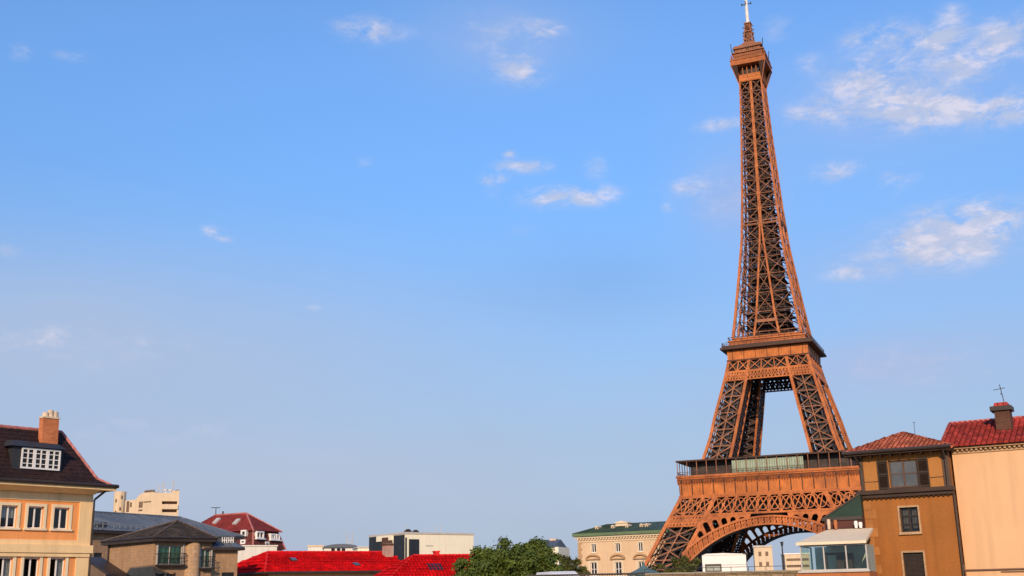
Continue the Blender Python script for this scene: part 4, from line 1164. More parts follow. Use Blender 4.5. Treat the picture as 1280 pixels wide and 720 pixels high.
    q.build('cloth', M['awning'], aw)
    q = MB(); q.bar((pA[0], -.03, pA[1] - .03), (pB[0], -.03, pB[1] - .0), .07); q.bar((pA[0], -.03, pA[1] - .05), (pC[0], -.03, pC[1] - .06), .07); q.bar((pA[0] + .04, .8, pA[1]), (pA[0] + .04, .8, zt), .06)
    q.build('awning_frame', M['gutter'], aw)
build_conservatory()

# ================================================================== STONE HOUSE AND ZINC ROOF BUILDING
def build_zinc():
    F = Fr(120, 664, 118, 62)
    root = thing('zinc_roof_building', 'long tan stone building with grey zinc roof behind the cream orange house', 'building', F.o, F.a)
    ze = F.fp(125, 667)[1]; s0 = -12.; s1 = F.fp(296, 690)[0]; dp = 11.
    r = F.rect(117, 691, 128, 701)
    w_ = MB(); wall(w_, s0, s1, 0, ze, 0, [r]); shell(w_, s0, s1, 0, dp, 0, ze); w_.build('wall', M['stone'], root)
    window(root, r, 0, 'gutter', .1, 1, 0, .06, 'darkglass', room=False)
    e = MB(); e.box(s0, s1 + .5, -.6, dp + .6, ze + .001, ze + .30); e.build('eave', M['gutter'], root)
    dr = 5.0
    zr = F.fp(150, 642, dr)[1]
    sr = F.fp(226, 646, dr)[0]
    z = ze + .32
    A = (s0, -.65, z); B = (s1 + .55, -.65, z); C = (sr, dr, zr); Dd = (s0, dr, zr); G = (s1 + .55, dp + .6, z); H = (s0, dp + .6, z)
    r_ = MB(); r_.quad(A, B, C, Dd); r_.poly([B, G, C]); r_.quad(G, H, Dd, C)
    # standing seams
    n = int((s1 - s0) / .6)
    for i in range(n):
        x = s0 + (s1 + .55 - s0) * i / n
        f = 1 if x < sr else max(0, (s1 + .55 - x) / (s1 + .55 - sr))
        r_.bar((x, -.65, z + .02), (x, -.65 + (dr + .65) * f, z + (zr - z) * f + .02), .05, .07, (0, -1, 1))
    for i in range(1, 16):
        y = -.65 + (dp + 1.25) * i / 16
        f = min(1, (y + .65) / (dr + .65)) if y < dr else (dp + .6 - y) / (dp + .6 - dr)
        r_.bar((s1 + .57, y, z + .02), (s1 + .57 + (sr - s1 - .55) * f, y, z + (zr - z) * f + .02), .05, .07, (1, 0, 1))
    rf = r_.build('roof', M['zinc'], root)
    cp = MB(); cp.tube(Dd, C, .12, .12, 8); cp.tube(C, B, .10, .10, 8); cp.tube(C, G, .10, .10, 8); cp.build('ridge_cap', M['zinc'], rf)
    sg = MB()
    for q in range(2): sg.bar((s0, -.1 + q * .15, z + .62 + q * .12), (s1 * .3, -.1 + q * .15, z + .62 + q * .12), .05)
    for i in range(26):
        x = s0 + i * .75; sg.bar((x, -.12, z + .30), (x, -.05, z + .72), .05)
    sg.build('snow_guard', M['zinclt'], rf)
    for px in (118, 123.5, 129):
        a, b, c, d = F.rect(px, 652.5, px + 3.6, 658.5, .4)
        q = MB(); q.box(a, b, .3, 1.6, c, d); sk = q.build('skylight', M['zinc'], rf)
        q = MB(); q.quad((a + .06, .292, c + .06), (b - .06, .292, c + .06), (b - .06, .292, d - .06), (a + .06, .292, d - .06)); q.build('pane', M['darkglass'], sk)
    # right wing, lower
    F2 = Fr(264, 690, 95.9, 37)
    t = thing('stone_wing', 'low tan stone wing with grey lean-to roof and dormers right of the stone house', 'building', F2.o, F2.a)
    zt = F2.fp(280, 688)[1]; sR = F2.fp(297, 700)[0]
    r = F2.rect(277, 715.5, 293, 724); r = (r[0], r[1], r[3] - .9, r[3])
    w_ = MB(); wall(w_, -2, sR, 0, zt, 0, [r]); shell(w_, -2, sR, 0, 8, 0, zt); w_.build('wall', M['stone'], t)
    window(t, r, 0, 'gutter', .1, 1, 0, .06, 'darkglass', room=False)
    e = MB(); e.box(-2, sR + .4, -.5, 8.2, zt + .001, zt + .22); e.build('eave', M['gutter'], t)
    zz = zt + .23; zb = zz + 2.1
    q = MB(); q.hexa([(-.3, -.5, zz), (sR + .4, -.5, zz), (sR + .4, 8.2, zz), (-.3, 8.2, zz), (-.3, 2.6, zb - .3), (sR - 1.5, 2.6, zb - .5), (sR - 1.5, 6, zb - .5), (-.3, 6, zb - .3)])
    for i in range(4): x = -.2 + i * .6; q.bar((x, -.5, zz + .02), (x, 2.6, zb - .28 - .2 * i / 4), .05, .06, (0, -1, 1))
    rf = q.build('roof', M['zinc'], t)
    for px in (276, 284):
        a, b, c, d = F2.rect(px, 671.5, px + 6.5, 681.5, .5)
        q = MB(); q.box(a, b, .3, 2.0, c, d); q.box(a - .1, b + .1, .22, 2.1, d, d + .1); dm = q.build('dormer', M['zinc'], rf)
        q = MB(); xm = (a + b) / 2
        for x0, x1 in ((a, a + .07), (xm - .035, xm + .035), (b - .07, b)): q.box(x0, x1, .24, .30, c, d - .002)
        q.box(a + .07, b - .07, .245, .30, c + .35, c + .42)
        q.build('window', M['whitepaint'], dm)
        q = MB(); q.quad((a + .07, .292, c), (b - .07, .292, c), (b - .07, .292, d), (a + .07, .292, d)); q.build('pane', M['darkglass'], dm)
build_zinc()
def build_stone():
    A = at(136, 676, 97); B = at(193, 673, 92); C = at(265.5, 678, 95.5)
    base = Vector((B.x, B.y, 0))
    root = thing('stone_house', 'tan stone house with dark tiled hip roof, round pillar and green curtained windows', 'house', base, 0)
    L = lambda p: Vector((p.x - base.x, p.y - base.y, 0))
    a, b, c = L(A), L(B), L(C)
    zt = (at(160, 678, 94.5).z + at(230, 679, 93.7).z) / 2
    back = Vector((-.15, 1, 0)) * 9
    foot = [a, b, c, c + Vector((-2.2, 4.0, 0)), (c + a) / 2 + Vector((0, 9, 0)), a + Vector((.8, 5, 0))]
    up = Vector((0, 0, 1))
    class Lf:
        pass
    # front walls as own frames
    def wallframe(p, q):
        d = (q - p); l = d.length; u = d / l; n = Vector((-u.y, u.x, 0)); return u, n, l
    wl = MB()
    u1, n1, l1 = wallframe(a, b); u2, n2, l2 = wallframe(b, c)
    def hit(px, py, p, n, u):
        r = ray(px, py); P0 = base + p; t = (P0 - CAM).dot(n) / r.dot(n); X = CAM + r * t
        return (X - P0).dot(u), X.z
    def rect(x0, y0, x1, y1, p, n, u):
        k = [hit(*q, p, n, u) for q in ((x0, y0), (x1, y0), (x0, y1), (x1, y1))]
        return ((k[0][0] + k[2][0]) / 2, (k[1][0] + k[3][0]) / 2, (k[2][1] + k[3][1]) / 2, (k[0][1] + k[1][1]) / 2)
    w1 = rect(197, 682, 228, 706, b, n2, u2); w2 = rect(250.5, 686, 264, 710, b, n2, u2); w1 = (max(w1[0], .15), w1[1], w1[2], min(w1[3], zt - .25)); w2 = (w2[0], min(w2[1], l2 - .1), w2[2], min(w2[3], zt - .25))
    w3 = rect(196, 717.5, 203, 724, b, n2, u2); w4 = rect(210, 717.5, 217, 724, b, n2, u2)
    lows = [(x[0], x[1], x[3] - .9, x[3]) for x in (w3, w4)]; lows = [(max(x[0], .1), x[1], x[2], x[3]) for x in lows]
    def place(mb, p, u, n):
        mb.v = [tuple(p + u * x + n * y + up * z) for x, y, z in mb.v]
        return mb
    m = MB(); wall(m, 0, l1, 0, zt, 0); place(m, a, u1, n1); wl.add(m.v, m.f)
    m = MB(); wall(m, 0, l2, 0, zt, 0, [w1, w2] + lows); place(m, b, u2, n2); wl.add(m.v, m.f)
    for i in range(2, 6):
        p, q = foot[i], foot[(i + 1) % 6]; wl.quad(p, q, q + up * zt, p + up * zt)
    wl.build('wall', M['stone'], root)
    # pillar
    hx = hit(241, 690, b, n2, u2)[0]; rad = (hit(250.5, 690, b, n2, u2)[0] - hit(231, 690, b, n2, u2)[0]) / 2
    m = MB(); m.lathe((hx, .25), [(rad, 0), (rad, zt - .001), (0.01, zt - .001)], 24); place(m, b, u2, n2); m.build('pillar', M['stonelt'], root, True)
    # windows
    def win(r, room, cur):
        x0, x1, z0, z1 = r
        m = MB(); t = .07
        for q in (x0, (x0 + x1) / 2 - t / 2, x1 - t): m.box(q, q + t, .12, .18, z0, z1)
        m.box(x0 + t, x1 - t, .125, .175, z1 - t, z1); m.box(x0 + t, x1 - t, .125, .175, z0, z0 + t)
        m.box(x0 - .12, x0, -.05, .1, z0, z1 + .1); m.box(x1, x1 + .12, -.05, .1, z0, z1 + .1)
        w = place(m, b, u2, n2).build('window', M['greyframe' if cur else 'gutter'], root)
        m = MB(); m.quad((x0, .15, z0), (x1, .15, z0), (x1, .15, z1), (x0, .15, z1)); place(m, b, u2, n2).build('pane', M['glass'], w)
        if cur:
            m = MB(); k = 20
            for i in range(k):
                f0, f1 = i / k, (i + 1) / k; y0, y1 = .24 + .05 * math.sin(i * 1.7), .24 + .05 * math.sin(i * 1.7 + 1.7)
                m.quad((x0 + (x1 - x0) * f0, y0, z0), (x0 + (x1 - x0) * f1, y1, z0), (x0 + (x1 - x0) * f1, y1, z1), (x0 + (x1 - x0) * f0, y0, z1))
            place(m, b, u2, n2).build('curtain', M['gcurtain'], w)
            m = MB(); zz = z0 + .02
            m.box(x0 - .15, x1 + .15, -.45, 0, zz - .14, zz)
            for z in (zz + .45, zz + .85): m.box(x0 - .12, x1 + .12, -.44, -.40, z, z + .04)
            i = x0 - .12
            while i < x1 + .12: m.box(i, i + .03, -.43, -.41, zz, zz + .85); i += .13
            for xx in (x0 - .12, x1 + .08):
                m.box(xx, xx + .04, -.40, 0, zz + .81, zz + .85)
            place(m, b, u2, n2).build('balcony_rail', M['gutter'], w)
        else:
            m = MB(); m.quad((x0 - .2, .8, z0 - .2), (x1 + .2, .8, z0 - .2), (x1 + .2, .8, z1 + .2), (x0 - .2, .8, z1 + .2)); place(m, b, u2, n2).build('dark_room', M['dark'], w)
    win(w1, False, True); win(w2, False, True)
    for r in lows: win(r, True, False)
    # roof
    cen = sum(foot, Vector()) / 6
    ov = [cen + (p - cen) * 1.0 + (p - cen).normalized() * .6 for p in foot]
    ap = at(222, 650.5, 98.5); ap = Vector((ap.x - base.x, ap.y - base.y, ap.z))
    zk = zt + .30
    e = MB(); n = 6
    e.add([tuple(p + up * (zt + .002)) for p in ov] + [tuple(p + up * zk) for p in ov], [tuple(range(n))[::-1], tuple(range(n, 2 * n))] + [(i, (i + 1) % n, (i + 1) % n + n, i + n) for i in range(n)])
    e.build('eave', M['gutter'], root)
    r_ = MB()
    for i in range(6):
        p, q = ov[i] + up * (zk + .01), ov[(i + 1) % 6] + up * (zk + .01)
        r_.tiles([p, q, ap], .26, .28, 0, .045, 'flat'); r_.poly([p, q, ap])
    rf = r_.build('roof', M['darktile'], root)
    cp = MB(); caps(cp, [(p + up * (zk + .01), ap) for p in ov], .08); cp.build('ridge_tile', M['hiptile'], rf)
    gt = MB(); P1 = a + u1 * .25 - n1 * .1
    gt.tube(P1 + up * zt, P1, .07, .07, 8); P2 = ov[0]; gt.tube(ov[0] + up * zk, ov[1] + up * zk, .09, .09, 8); gt.tube(ov[1] + up * zk, ov[2] + up * zk, .09, .09, 8)
    gt.build('gutter', M['gutter'], root)
    # lean-to stair roof on the left wall
    k0 = hit(133, 703, a - n1 * .0, n1, u1); k1 = hit(168, 722, a, n1, u1)
    m = MB(); m.hexa([(k0[0] - .8, -1.6, k0[1] + .25), (k1[0], -1.6, k1[1] - .25), (k1[0], -.005, k1[1] - .25), (k0[0] - .8, -.005, k0[1] + .25), (k0[0] - .8, -1.6, k0[1] + .45), (k1[0], -1.6, k1[1] - .05), (k1[0], -.005, k1[1] - .05), (k0[0] - .8, -.005, k0[1] + .45)])
    for x in (k0[0] - .6, k1[0] - .2): m.box(x, x + .12, -1.5, -1.38, 0, (k0[1] if x < 1 else k1[1]) - .1)
    place(m, a, u1, n1).build('stair_roof', M['gutter'], root)
build_stone()

# ================================================================== DARK RED MANSARD BUILDING
def build_redmansard():
    F = Fr(316, 684, 165, 62)      # right face; corner at s=0
    root = thing('mansard_building', 'building with dark red hipped mansard roof and small white windows', 'building', F.o, F.a)
    s1 = F.fp(354, 675)[0]; zk = F.fp(316, 663)[1]; z0 = F.fp(316, 686)[1]
    G = Fr(316, 684, 165, 62 - 90)
    dp = -G.fp(226, 675)[0]
    t = 3.6
    ax_ = G.fp(308, 641.5, t); axs, ayd, azz = t, -ax_[0], ax_[1]
    ins = .35
    lo = [(-.5, -.5, z0), (s1, -.5, z0), (s1, dp, z0), (-.5, dp, z0)]
    br = [(ins, ins, zk), (s1 - .9, ins, zk), (s1 - .9, dp - ins, zk), (ins, dp - ins, zk)]
    w_ = MB(); w_.box(-.2, s1 - .3, -.2, dp - .3, 0, z0 - .002); w_.build('wall', M['whitewall'], root)
    m = MB()
    for i in range(4): m.tiles([lo[i], lo[(i + 1) % 4], br[(i + 1) % 4], br[i]], .32, .32, 0, .03, 'flat'); m.quad(lo[i], lo[(i + 1) % 4], br[(i + 1) % 4], br[i])
    hung = m.build('tile_hung_storey', M['redhung'], root)
    R1 = (axs, max(ayd, 1.0), azz); R2 = (axs, dp - 3.0, azz)
    e = [(-.1, -.1, zk), (s1 - .45, -.1, zk), (s1 - .45, dp + .1, zk), (-.1, dp + .1, zk)]
    m = MB()
    for pl in ([e[0], e[1], R1], [e[1], e[2], R2, R1], [e[2], e[3], R2], [e[3], e[0], R1, R2]):
        m.tiles(pl, .32, .34, 0, .03, 'flat'); m.poly(pl)
    rf = m.build('roof', M['redroof'], root)
    cp = MB(); caps(cp, [(R1, R2), (e[0], R1), (e[1], R1), (lo[0], br[0]), (lo[1], br[1])], .14); cp.build('ridge_tile', M['pinkridge'], rf)
    for (x0, y0, x1, y1) in ((320.5, 664, 329.5, 673), (338, 667, 343.5, 674.5), (345, 667.5, 349.5, 675), (331, 677, 336, 685)):
        a, b, c, d = F.rect(x0, y0, x1, y1, -.2)
        f = MB(); t = .16
        yy = -.32
        f.box(a, a + t, yy, .2, c, d); f.box(b - t, b, yy, .2, c, d); f.box(a + t, b - t, yy, .2, d - t * 1.4, d); f.box(a + t, b - t, yy, .2, c, c + t); xm = (a + b) / 2; f.box(xm - .06, xm + .06, yy + .05, .2, c + t, d - t)
        f.box(a - .2, b + .2, yy - .2, .2, c - .15, c - .003)
        w = f.build('window', M['whitepaint'], root); p = MB(); p.quad((a, -.12, c), (b, -.12, c), (b, -.12, d), (a, -.12, d)); p.build('pane', M['darkglass'], w)
    # left face (perpendicular, s = 0)
    G = Fr(316, 684, 165, 62 - 90)
    for (x0, y0, x1, y1) in ((301.5, 662.5, 308, 670.5), (301, 674.5, 307, 680)):
        a, b, c, d = G.rect(x0, y0, x1, y1, -.2)     # G.u runs along -n of F
        f = MB(); t = .2
        A, B = -b, -a
        xx = -.32
        f.box(xx, .2, A, A + t, c, d); f.box(xx, .2, B - t, B, c, d); f.box(xx, .2, A + t, B - t, c, c + t); f.box(xx, .2, A + t, B - t, d - t, d)
        w = f.build('window', M['whitepaint'], root); p = MB(); p.quad((-.12, A, c), (-.12, A, d), (-.12, B, d), (-.12, B, c)); p.build('pane', M['darkglass'], w)
    # roof windows on the left slope
    for px, py in ((271, 652), (296, 653)):
        r = ray(px, py)
        nrm = (Vector(e[0]) - Vector(e[3])).cross(Vector(R1) - Vector(e[3])); nrm.normalize()
        P = [Vector(e[3]), Vector(e[0]), Vector(R1)]
        o = CAM - F.o; oc = Vector((o.dot(F.u), o.dot(F.n), CAM.z)); rc = Vector((r.dot(F.u), r.dot(F.n), r.z))
        t = (P[0] - oc).dot(nrm) / rc.dot(nrm); X = oc + rc * t
        h = Vector((0, 1, 0)); wv = nrm.cross(h).normalized()
        if nrm.z < 0: nrm = -nrm
        if wv.z < 0: wv = -wv
        m = MB(); m.hexa([X + h * a_ + wv * b_ + nrm * c_ for c_ in (0, .25) for a_, b_ in ((-.35, -.6), (.35, -.6), (.35, .6), (-.35, .6))]); m.build('skylight', M['greyframe'], rf)
    m = MB(); m.tube((R1[0], R1[1] + 4.5, azz), (R1[0], R1[1] + 4.5, azz + .5), .12, .12, 8); m.build('vent', M['gutter'], rf)
    # aerial
    pa = at(246, 640, 172); l = pa - F.o
    m = MB(); X, Y = R1[0], l.dot(F.n)
    Y = min(Y, dp - 3.2); m.bar((X, Y, azz), (X, Y, azz + 1.1), .08); m.bar((X, Y - .8, azz + 1.05), (X, Y + .9, azz + 1.15), .10)
    m.build('aerial', M['gutter'], rf)
build_redmansard()

# ================================================================== SCARLET ROOF HOUSES
def build_scarlet():
    F = Fr(329, 712, 100, 33)
    root = thing('scarlet_roof_house', 'long low yellow house with bright scarlet tiled hip roof and small skylights', 'house', F.o, F.a)
    dp = 14.0; s0 = .5; s1 = F.fp(486, 716)[0]
    ze = F.fp(400, 715)[1]
    dr = 4.4
    L = F.fp(335, 685.5, dr); Rr = F.fp(486, 697.5, dr)
    zr = (L[1] + Rr[1]) / 2 + .1
    hol = [F.rect(320 + 40 * k, 722, 332 + 40 * k, 730) for k in range(4)]
    w_ = MB(); wall(w_, s0, s1 + 2, 0, ze, 0); shell(w_, s0, s1 + 2, 0, dp, 0, ze - .01); w_.build('wall', M['yellowwall'], root)
    ov = .5
    A = (s0 - ov, -ov, ze); B = (s1 + 2, -ov, ze); C = (Rr[0], dr, zr); Dd = (L[0], dr, zr); G = (s1 + 2, dp + ov, ze); H = (s0 - ov, dp + ov, ze)
    m = MB()
    for pl in ([A, B, C, Dd], [B, G, C], [G, H, Dd, C], [H, A, Dd]): m.tiles(pl, .30, .46, .07, .09); m.poly(pl)
    rf = m.build('roof', M['scarlet'], root)
    cp = MB(); caps(cp, [(Dd, C), (A, Dd), (H, Dd)], .12); cp.build('ridge_tile', M['scarlet_ridge'], rf)
    gt = MB(); gt.tube((A[0], -ov - .08, ze - .03), (B[0], -ov - .08, ze - .03), .09, .09, 8); gt.tube((A[0] - .06, -ov, ze - .03), (H[0] - .06, dp + ov, ze - .03), .09, .09, 8); gt.box(s0 - .1, s1 + 2, -ov, 0, ze - .12, ze - .06)
    gt.build('gutter', M['gutter'], root)
    k = (zr - ze) / (dr + ov)
    for px, py in ((367, 701), (445, 707)):
        for it in range(3):
            d0 = dr * .45; s_, z_ = F.fp(px, py, d0)
        y = -ov + (z_ - ze) / k
        s_, z_ = F.fp(px, py, y); y = -ov + (z_ - ze) / k
        q = MB(); q.hexa([(s_ - .3, y - .35, ze + k * (y - .35 + ov)), (s_ + .3, y - .35, ze + k * (y - .35 + ov)), (s_ + .3, y + .35, ze + k * (y + .35 + ov)), (s_ - .3, y + .35, ze + k * (y + .35 + ov)),
                          (s_ - .3, y - .35, ze + .16 + k * (y - .35 + ov)), (s_ + .3, y - .35, ze + .16 + k * (y - .35 + ov)), (s_ + .3, y + .35, ze + .16 + k * (y + .35 + ov)), (s_ - .3, y + .35, ze + .16 + k * (y + .35 + ov))])
        sk = q.build('skylight', M['gutter'], rf); g = MB(); g.hexa([Vector(p) * 1 + Vector((0, 0, .165)) for p in ((s_ - .22, y - .27, ze + k * (y - .27 + ov)), (s_ + .22, y - .27, ze + k * (y - .27 + ov)), (s_ + .22, y + .27, ze + k * (y + .27 + ov)), (s_ - .22, y + .27, ze + k * (y + .27 + ov)))] + [Vector(p) * 1 + Vector((0, 0, .18)) for p in ((s_ - .22, y - .27, ze + k * (y - .27 + ov)), (s_ + .22, y - .27, ze + k * (y - .27 + ov)), (s_ + .22, y + .27, ze + k * (y + .27 + ov)), (s_ - .22, y + .27, ze + k * (y + .27 + ov)))]); g.build('pane', M['skyglass'], sk)
    # brick chimney at the junction
    a, b, c, d = F.rect(482, 679, 491.5, 698, 2.9)
    q = MB(); q.box(a, b, 2.9, 3.6, c - 1.2, d); ch = q.build('chimney', M['palepink'], root)
    q = MB(); q.box(a - .08, b + .06, 2.82, 3.68, d - .18, d - .02); q.box(a + .06, b - .05, 2.95, 3.55, d, d + .28); q.build('chimney_cap', M['woodframe'], ch)
    # second house
    F2 = Fr(560, 722, 97, 20)
    t = thing('scarlet_roof_cottage', 'small house with bright scarlet hip roof and red chimney beside the big tree', 'house', F2.o, F2.a)
    ze = F2.fp(520, 722)[1]; dr = 3.2
    s0 = F2.fp(490, 720)[0]; s1 = F2.fp(574, 720)[0]
    L = F2.fp(517, 694.5, dr); zr = L[1]
    dp = 6.6
    w_ = MB(); w_.box(s0 + .3, s1 + 5.4, .3, dp, 0, ze - .02); w_.build('wall', M['yellowwall'], t)
    A = (s0 - .3, -.4, ze); B = (s1 + 6, -.4, ze); G = (s1 + 6, dp + .4, ze); H = (s0 - .3, dp + .4, ze); Dd = (L[0], dr, zr); C = (s1 + 2.2, dr, zr)
    m = MB()
    for pl in ([A, B, C, Dd], [B, G, C], [G, H, Dd, C], [H, A, Dd]): m.tiles(pl, .30, .46, .07, .09); m.poly(pl)
    rf = m.build('roof', M['scarlet'], t)
    cp = MB(); caps(cp, [(Dd, C), (A, Dd), (H, Dd), (B, C)], .11); cp.build('ridge_tile', M['scarlet_ridge'], rf)
    a, b, c, d = F2.rect(543.5, 690, 549.5, 700, dr - .2)
    q = MB(); q.box(a, b, dr - .2, dr + .35, c - .5, d); ch = q.build('chimney', M['scarlet_ridge'], t); q = MB(); q.box(a - .05, b + .05, dr - .25, dr + .4, d, d + .1); q.build('chimney_cap', M['scarlet_ridge'], ch)
    k = (zr - ze) / (dr + .4)
    y = 1.0; s_, z_ = F2.fp(543, 713, y)
    q = MB()
    for i in range(4):
        for j in range(2):
            yy = .55 + j * .55; zc = ze + k * (yy + .4); x = s_ - .55 + i * .32
            q.hexa([(x, yy, zc + .05), (x + .26, yy, zc + .05), (x + .26, yy + .45, zc + .05 + .45 * k), (x, yy + .45, zc + .05 + .45 * k), (x, yy, zc + .14), (x + .26, yy, zc + .14), (x + .26, yy + .45, zc + .14 + .45 * k), (x, yy + .45, zc + .14 + .45 * k)])
    q.build('skylight', M['darkglass'], rf)
build_scarlet()
# white low building behind
F = Fr(300, 700, 135, 25)
root = thing('white_annex', 'low plain white building between the stone wing and the scarlet roof', 'building', F.o, F.a)
zt = F.fp(325, 683)[1]; sR = F.fp(346, 690)[0]
w_ = MB(); w_.box(-6, sR, 0, 6, 0, zt); w_.build('wall', M['whitewall'], root)
w_ = MB(); w_.box(-6.1, sR + .1, -.1, 6.1, zt + .002, zt + .15); w_.build('coping', M['whitewall'], root)

# ================================================================== MODERN BLACK AND CREAM BUILDING
def build_modern():
    F = Fr(506, 690, 210, 38)       # right face runs away to the right
    root = thing('modern_hall', 'modern flat roofed pale cream hall with black panels on its corner', 'building', F.o, F.a)
    zt = F.fp(508, 667.5)[1]; s1 = F.fp(592, 690)[0]; s1 = max(s1, 14)
    G = Fr(506, 690, 210, 38 - 90)
    dl = -G.fp(461.5, 690)[0]
    p = MB(); p.box(0, s1, 0, dl, 0, zt); p.build('wall', M['palecream'], root)
    q = MB(); q.box(-.12, s1 + .1, -.12, dl + .1, zt + .002, zt + .35); q.build('parapet', M['greyframe'], root)
    def left(x0, y0, x1, y1, m, pr, name):
        a, b, c, d = G.rect(x0, y0, x1, y1)
        q = MB(); q.box(-pr, -.002, -b, -a, max(c, 0), min(d, zt - .02)); return q.build(name, M[m], root)
    def right(x0, y0, x1, y1, m, pr, name):
        a, b, c, d = F.rect(x0, y0, x1, y1)
        q = MB(); q.box(max(a, .01), b, -pr, -.002, max(c, 0), min(d, zt - .02)); return q.build(name, M[m], root)
    left(461.8, 671, 481.5, 712, 'black', .12, 'black_panel')
    left(472, 668, 491, 676.5, 'palecream', .3, 'white_box')
    left(480, 672, 487, 680, 'brownbrick', .5, 'brown_box')
    left(492.5, 669, 505.8, 712, 'black', .12, 'black_panel')
    right(506.4, 672, 508, 712, 'black', .12, 'black_panel')
    right(511, 674, 523.5, 712, 'black', .12, 'black_panel')
    right(532, 681.4, 541, 683, 'greyframe', .03, 'wall_vent')
    for px, py, w2, h2, nm in ((510, 663, .9, .55, 'rooftop_unit'), (519.5, 664.5, .8, .45, 'rooftop_unit')):
        s_, z_ = F.fp(px, py, 3)
        q = MB(); q.box(s_ - w2 / 2, s_ + w2 / 2, 2.5, 3.6, zt + .3, zt + .3 + h2); q.box(s_ - w2 * .3, s_ + w2 * .3, 2.7, 3.3, zt + .3 + h2, zt + .5 + h2); q.build(nm, M['gutter'], root)
    for px in (507, 545, 551):
        s_, z_ = F.fp(px, 668, 4); q = MB(); q.tube((s_, 4, zt), (s_, 4, zt + 1.9), .06, .05, 6); q.build('vent_pipe', M['greyframe'], root)
build_modern()
def build_far():
    F = Fr(410, 690, 290, 10)
    root = thing('arched_roof_hall', 'distant pale low hall with dark blue arched roof behind the scarlet roof', 'building', F.o, F.a)
    zt = F.fp(425, 684.5)[1]
    a = F.fp(405, 690)[0]; b = F.fp(447, 690)[0]
    w_ = MB(); w_.box(a, b, 0, 8, 0, zt); w_.build('wall', M['whitewall'], root)
    n = 16; pr = []
    zc = F.fp(425, 680)[1] - zt
    for i in range(n + 1):
        x = a - .4 + (b - a + .8) * i / n; pr.append((x, zt + .02 + zc * (1 - (2 * i / n - 1) ** 2) ** .6))
    q = MB(); q.prism([(a - .4, zt)] + pr[1:-1] + [(b + .4, zt)], -.5, 8.5); q.build('roof', M['bluegrey'], root)
    for px in (414, 421, 427):
        c = F.rect(px, 685.5, px + 4.5, 691); q = MB(); q.box(c[0], c[1], -.06, -.004, c[2], c[3]); q.build('window', M['darkglass'], root)
    q = MB()
    for px in (433.5, 440.5):
        s_, z_ = F.fp(px, 664, 4); q.tube((s_, 4, zt), (s_, 4, z_), .10, .06, 6)
    s0, z0 = F.fp(433.5, 678, 4); s1, _ = F.fp(440.5, 678, 4); q.bar((s0, 4, z0), (s1, 4, z0), .15); q.bar((s0, 4, z0 + .6), (s1, 4, z0 + .6), .12)
    q.build('mast', M['greyframe'], root)
    F = Fr(385, 690, 300, 8)
    root = thing('pale_hall', 'distant pale flat roofed block left of the blue arched roof', 'building', F.o, F.a)
    zt = F.fp(395, 683.5)[1]; b = F.fp(404, 690)[0]
    w_ = MB(); w_.box(0, b, 0, 8, 0, zt); w_.build('wall', M['whitewall'], root)
    q = MB(); q.box(-.2, b + .2, -.2, 8.2, zt, zt + .4); q.build('roof', M['beige'], root)
    F = Fr(447, 690, 260, 15)
    root = thing('cream_block', 'distant cream flat roofed block right of the blue arched roof', 'building', F.o, F.a)
    zt = F.fp(455, 685)[1]; b = F.fp(464, 690)[0]
    w_ = MB(); w_.box(0, b, 0, 8, 0, zt); w_.build('wall', M['palecream'], root)
    q = MB(); q.box(-.2, b + .2, -.2, 8.2, zt, zt + .35); q.build('roof', M['greyframe'], root)
    # small roof seen behind the tree
    F = Fr(673, 690, 190, -20)
    root = thing('grey_roof_house', 'pale house with small dark roof peeping over the big tree', 'house', F.o, F.a)
    zt = F.fp(685, 684)[1]; b = F.fp(698, 690)[0]
    w_ = MB(); w_.box(-2, b, 0, 6, 0, zt); w_.build('wall', M['palecream'], root)
    zr = F.fp(680, 675, 3)[1]
    q = MB(); q.prism([(-.4, zt), (6.4, zt), (3, zr)], -2.3, b - .5); q.v = [(y, x, z) for x, y, z in q.v]; q.build('roof', M['bluegrey'], root)
    a, b2, c, d = F.rect(688, 673.5, 696, 685, 3); q = MB(); q.box(a, b2, 2.6, 3.6, zt - .2, d); q.build('chimney', M['pot'], root)
build_far()

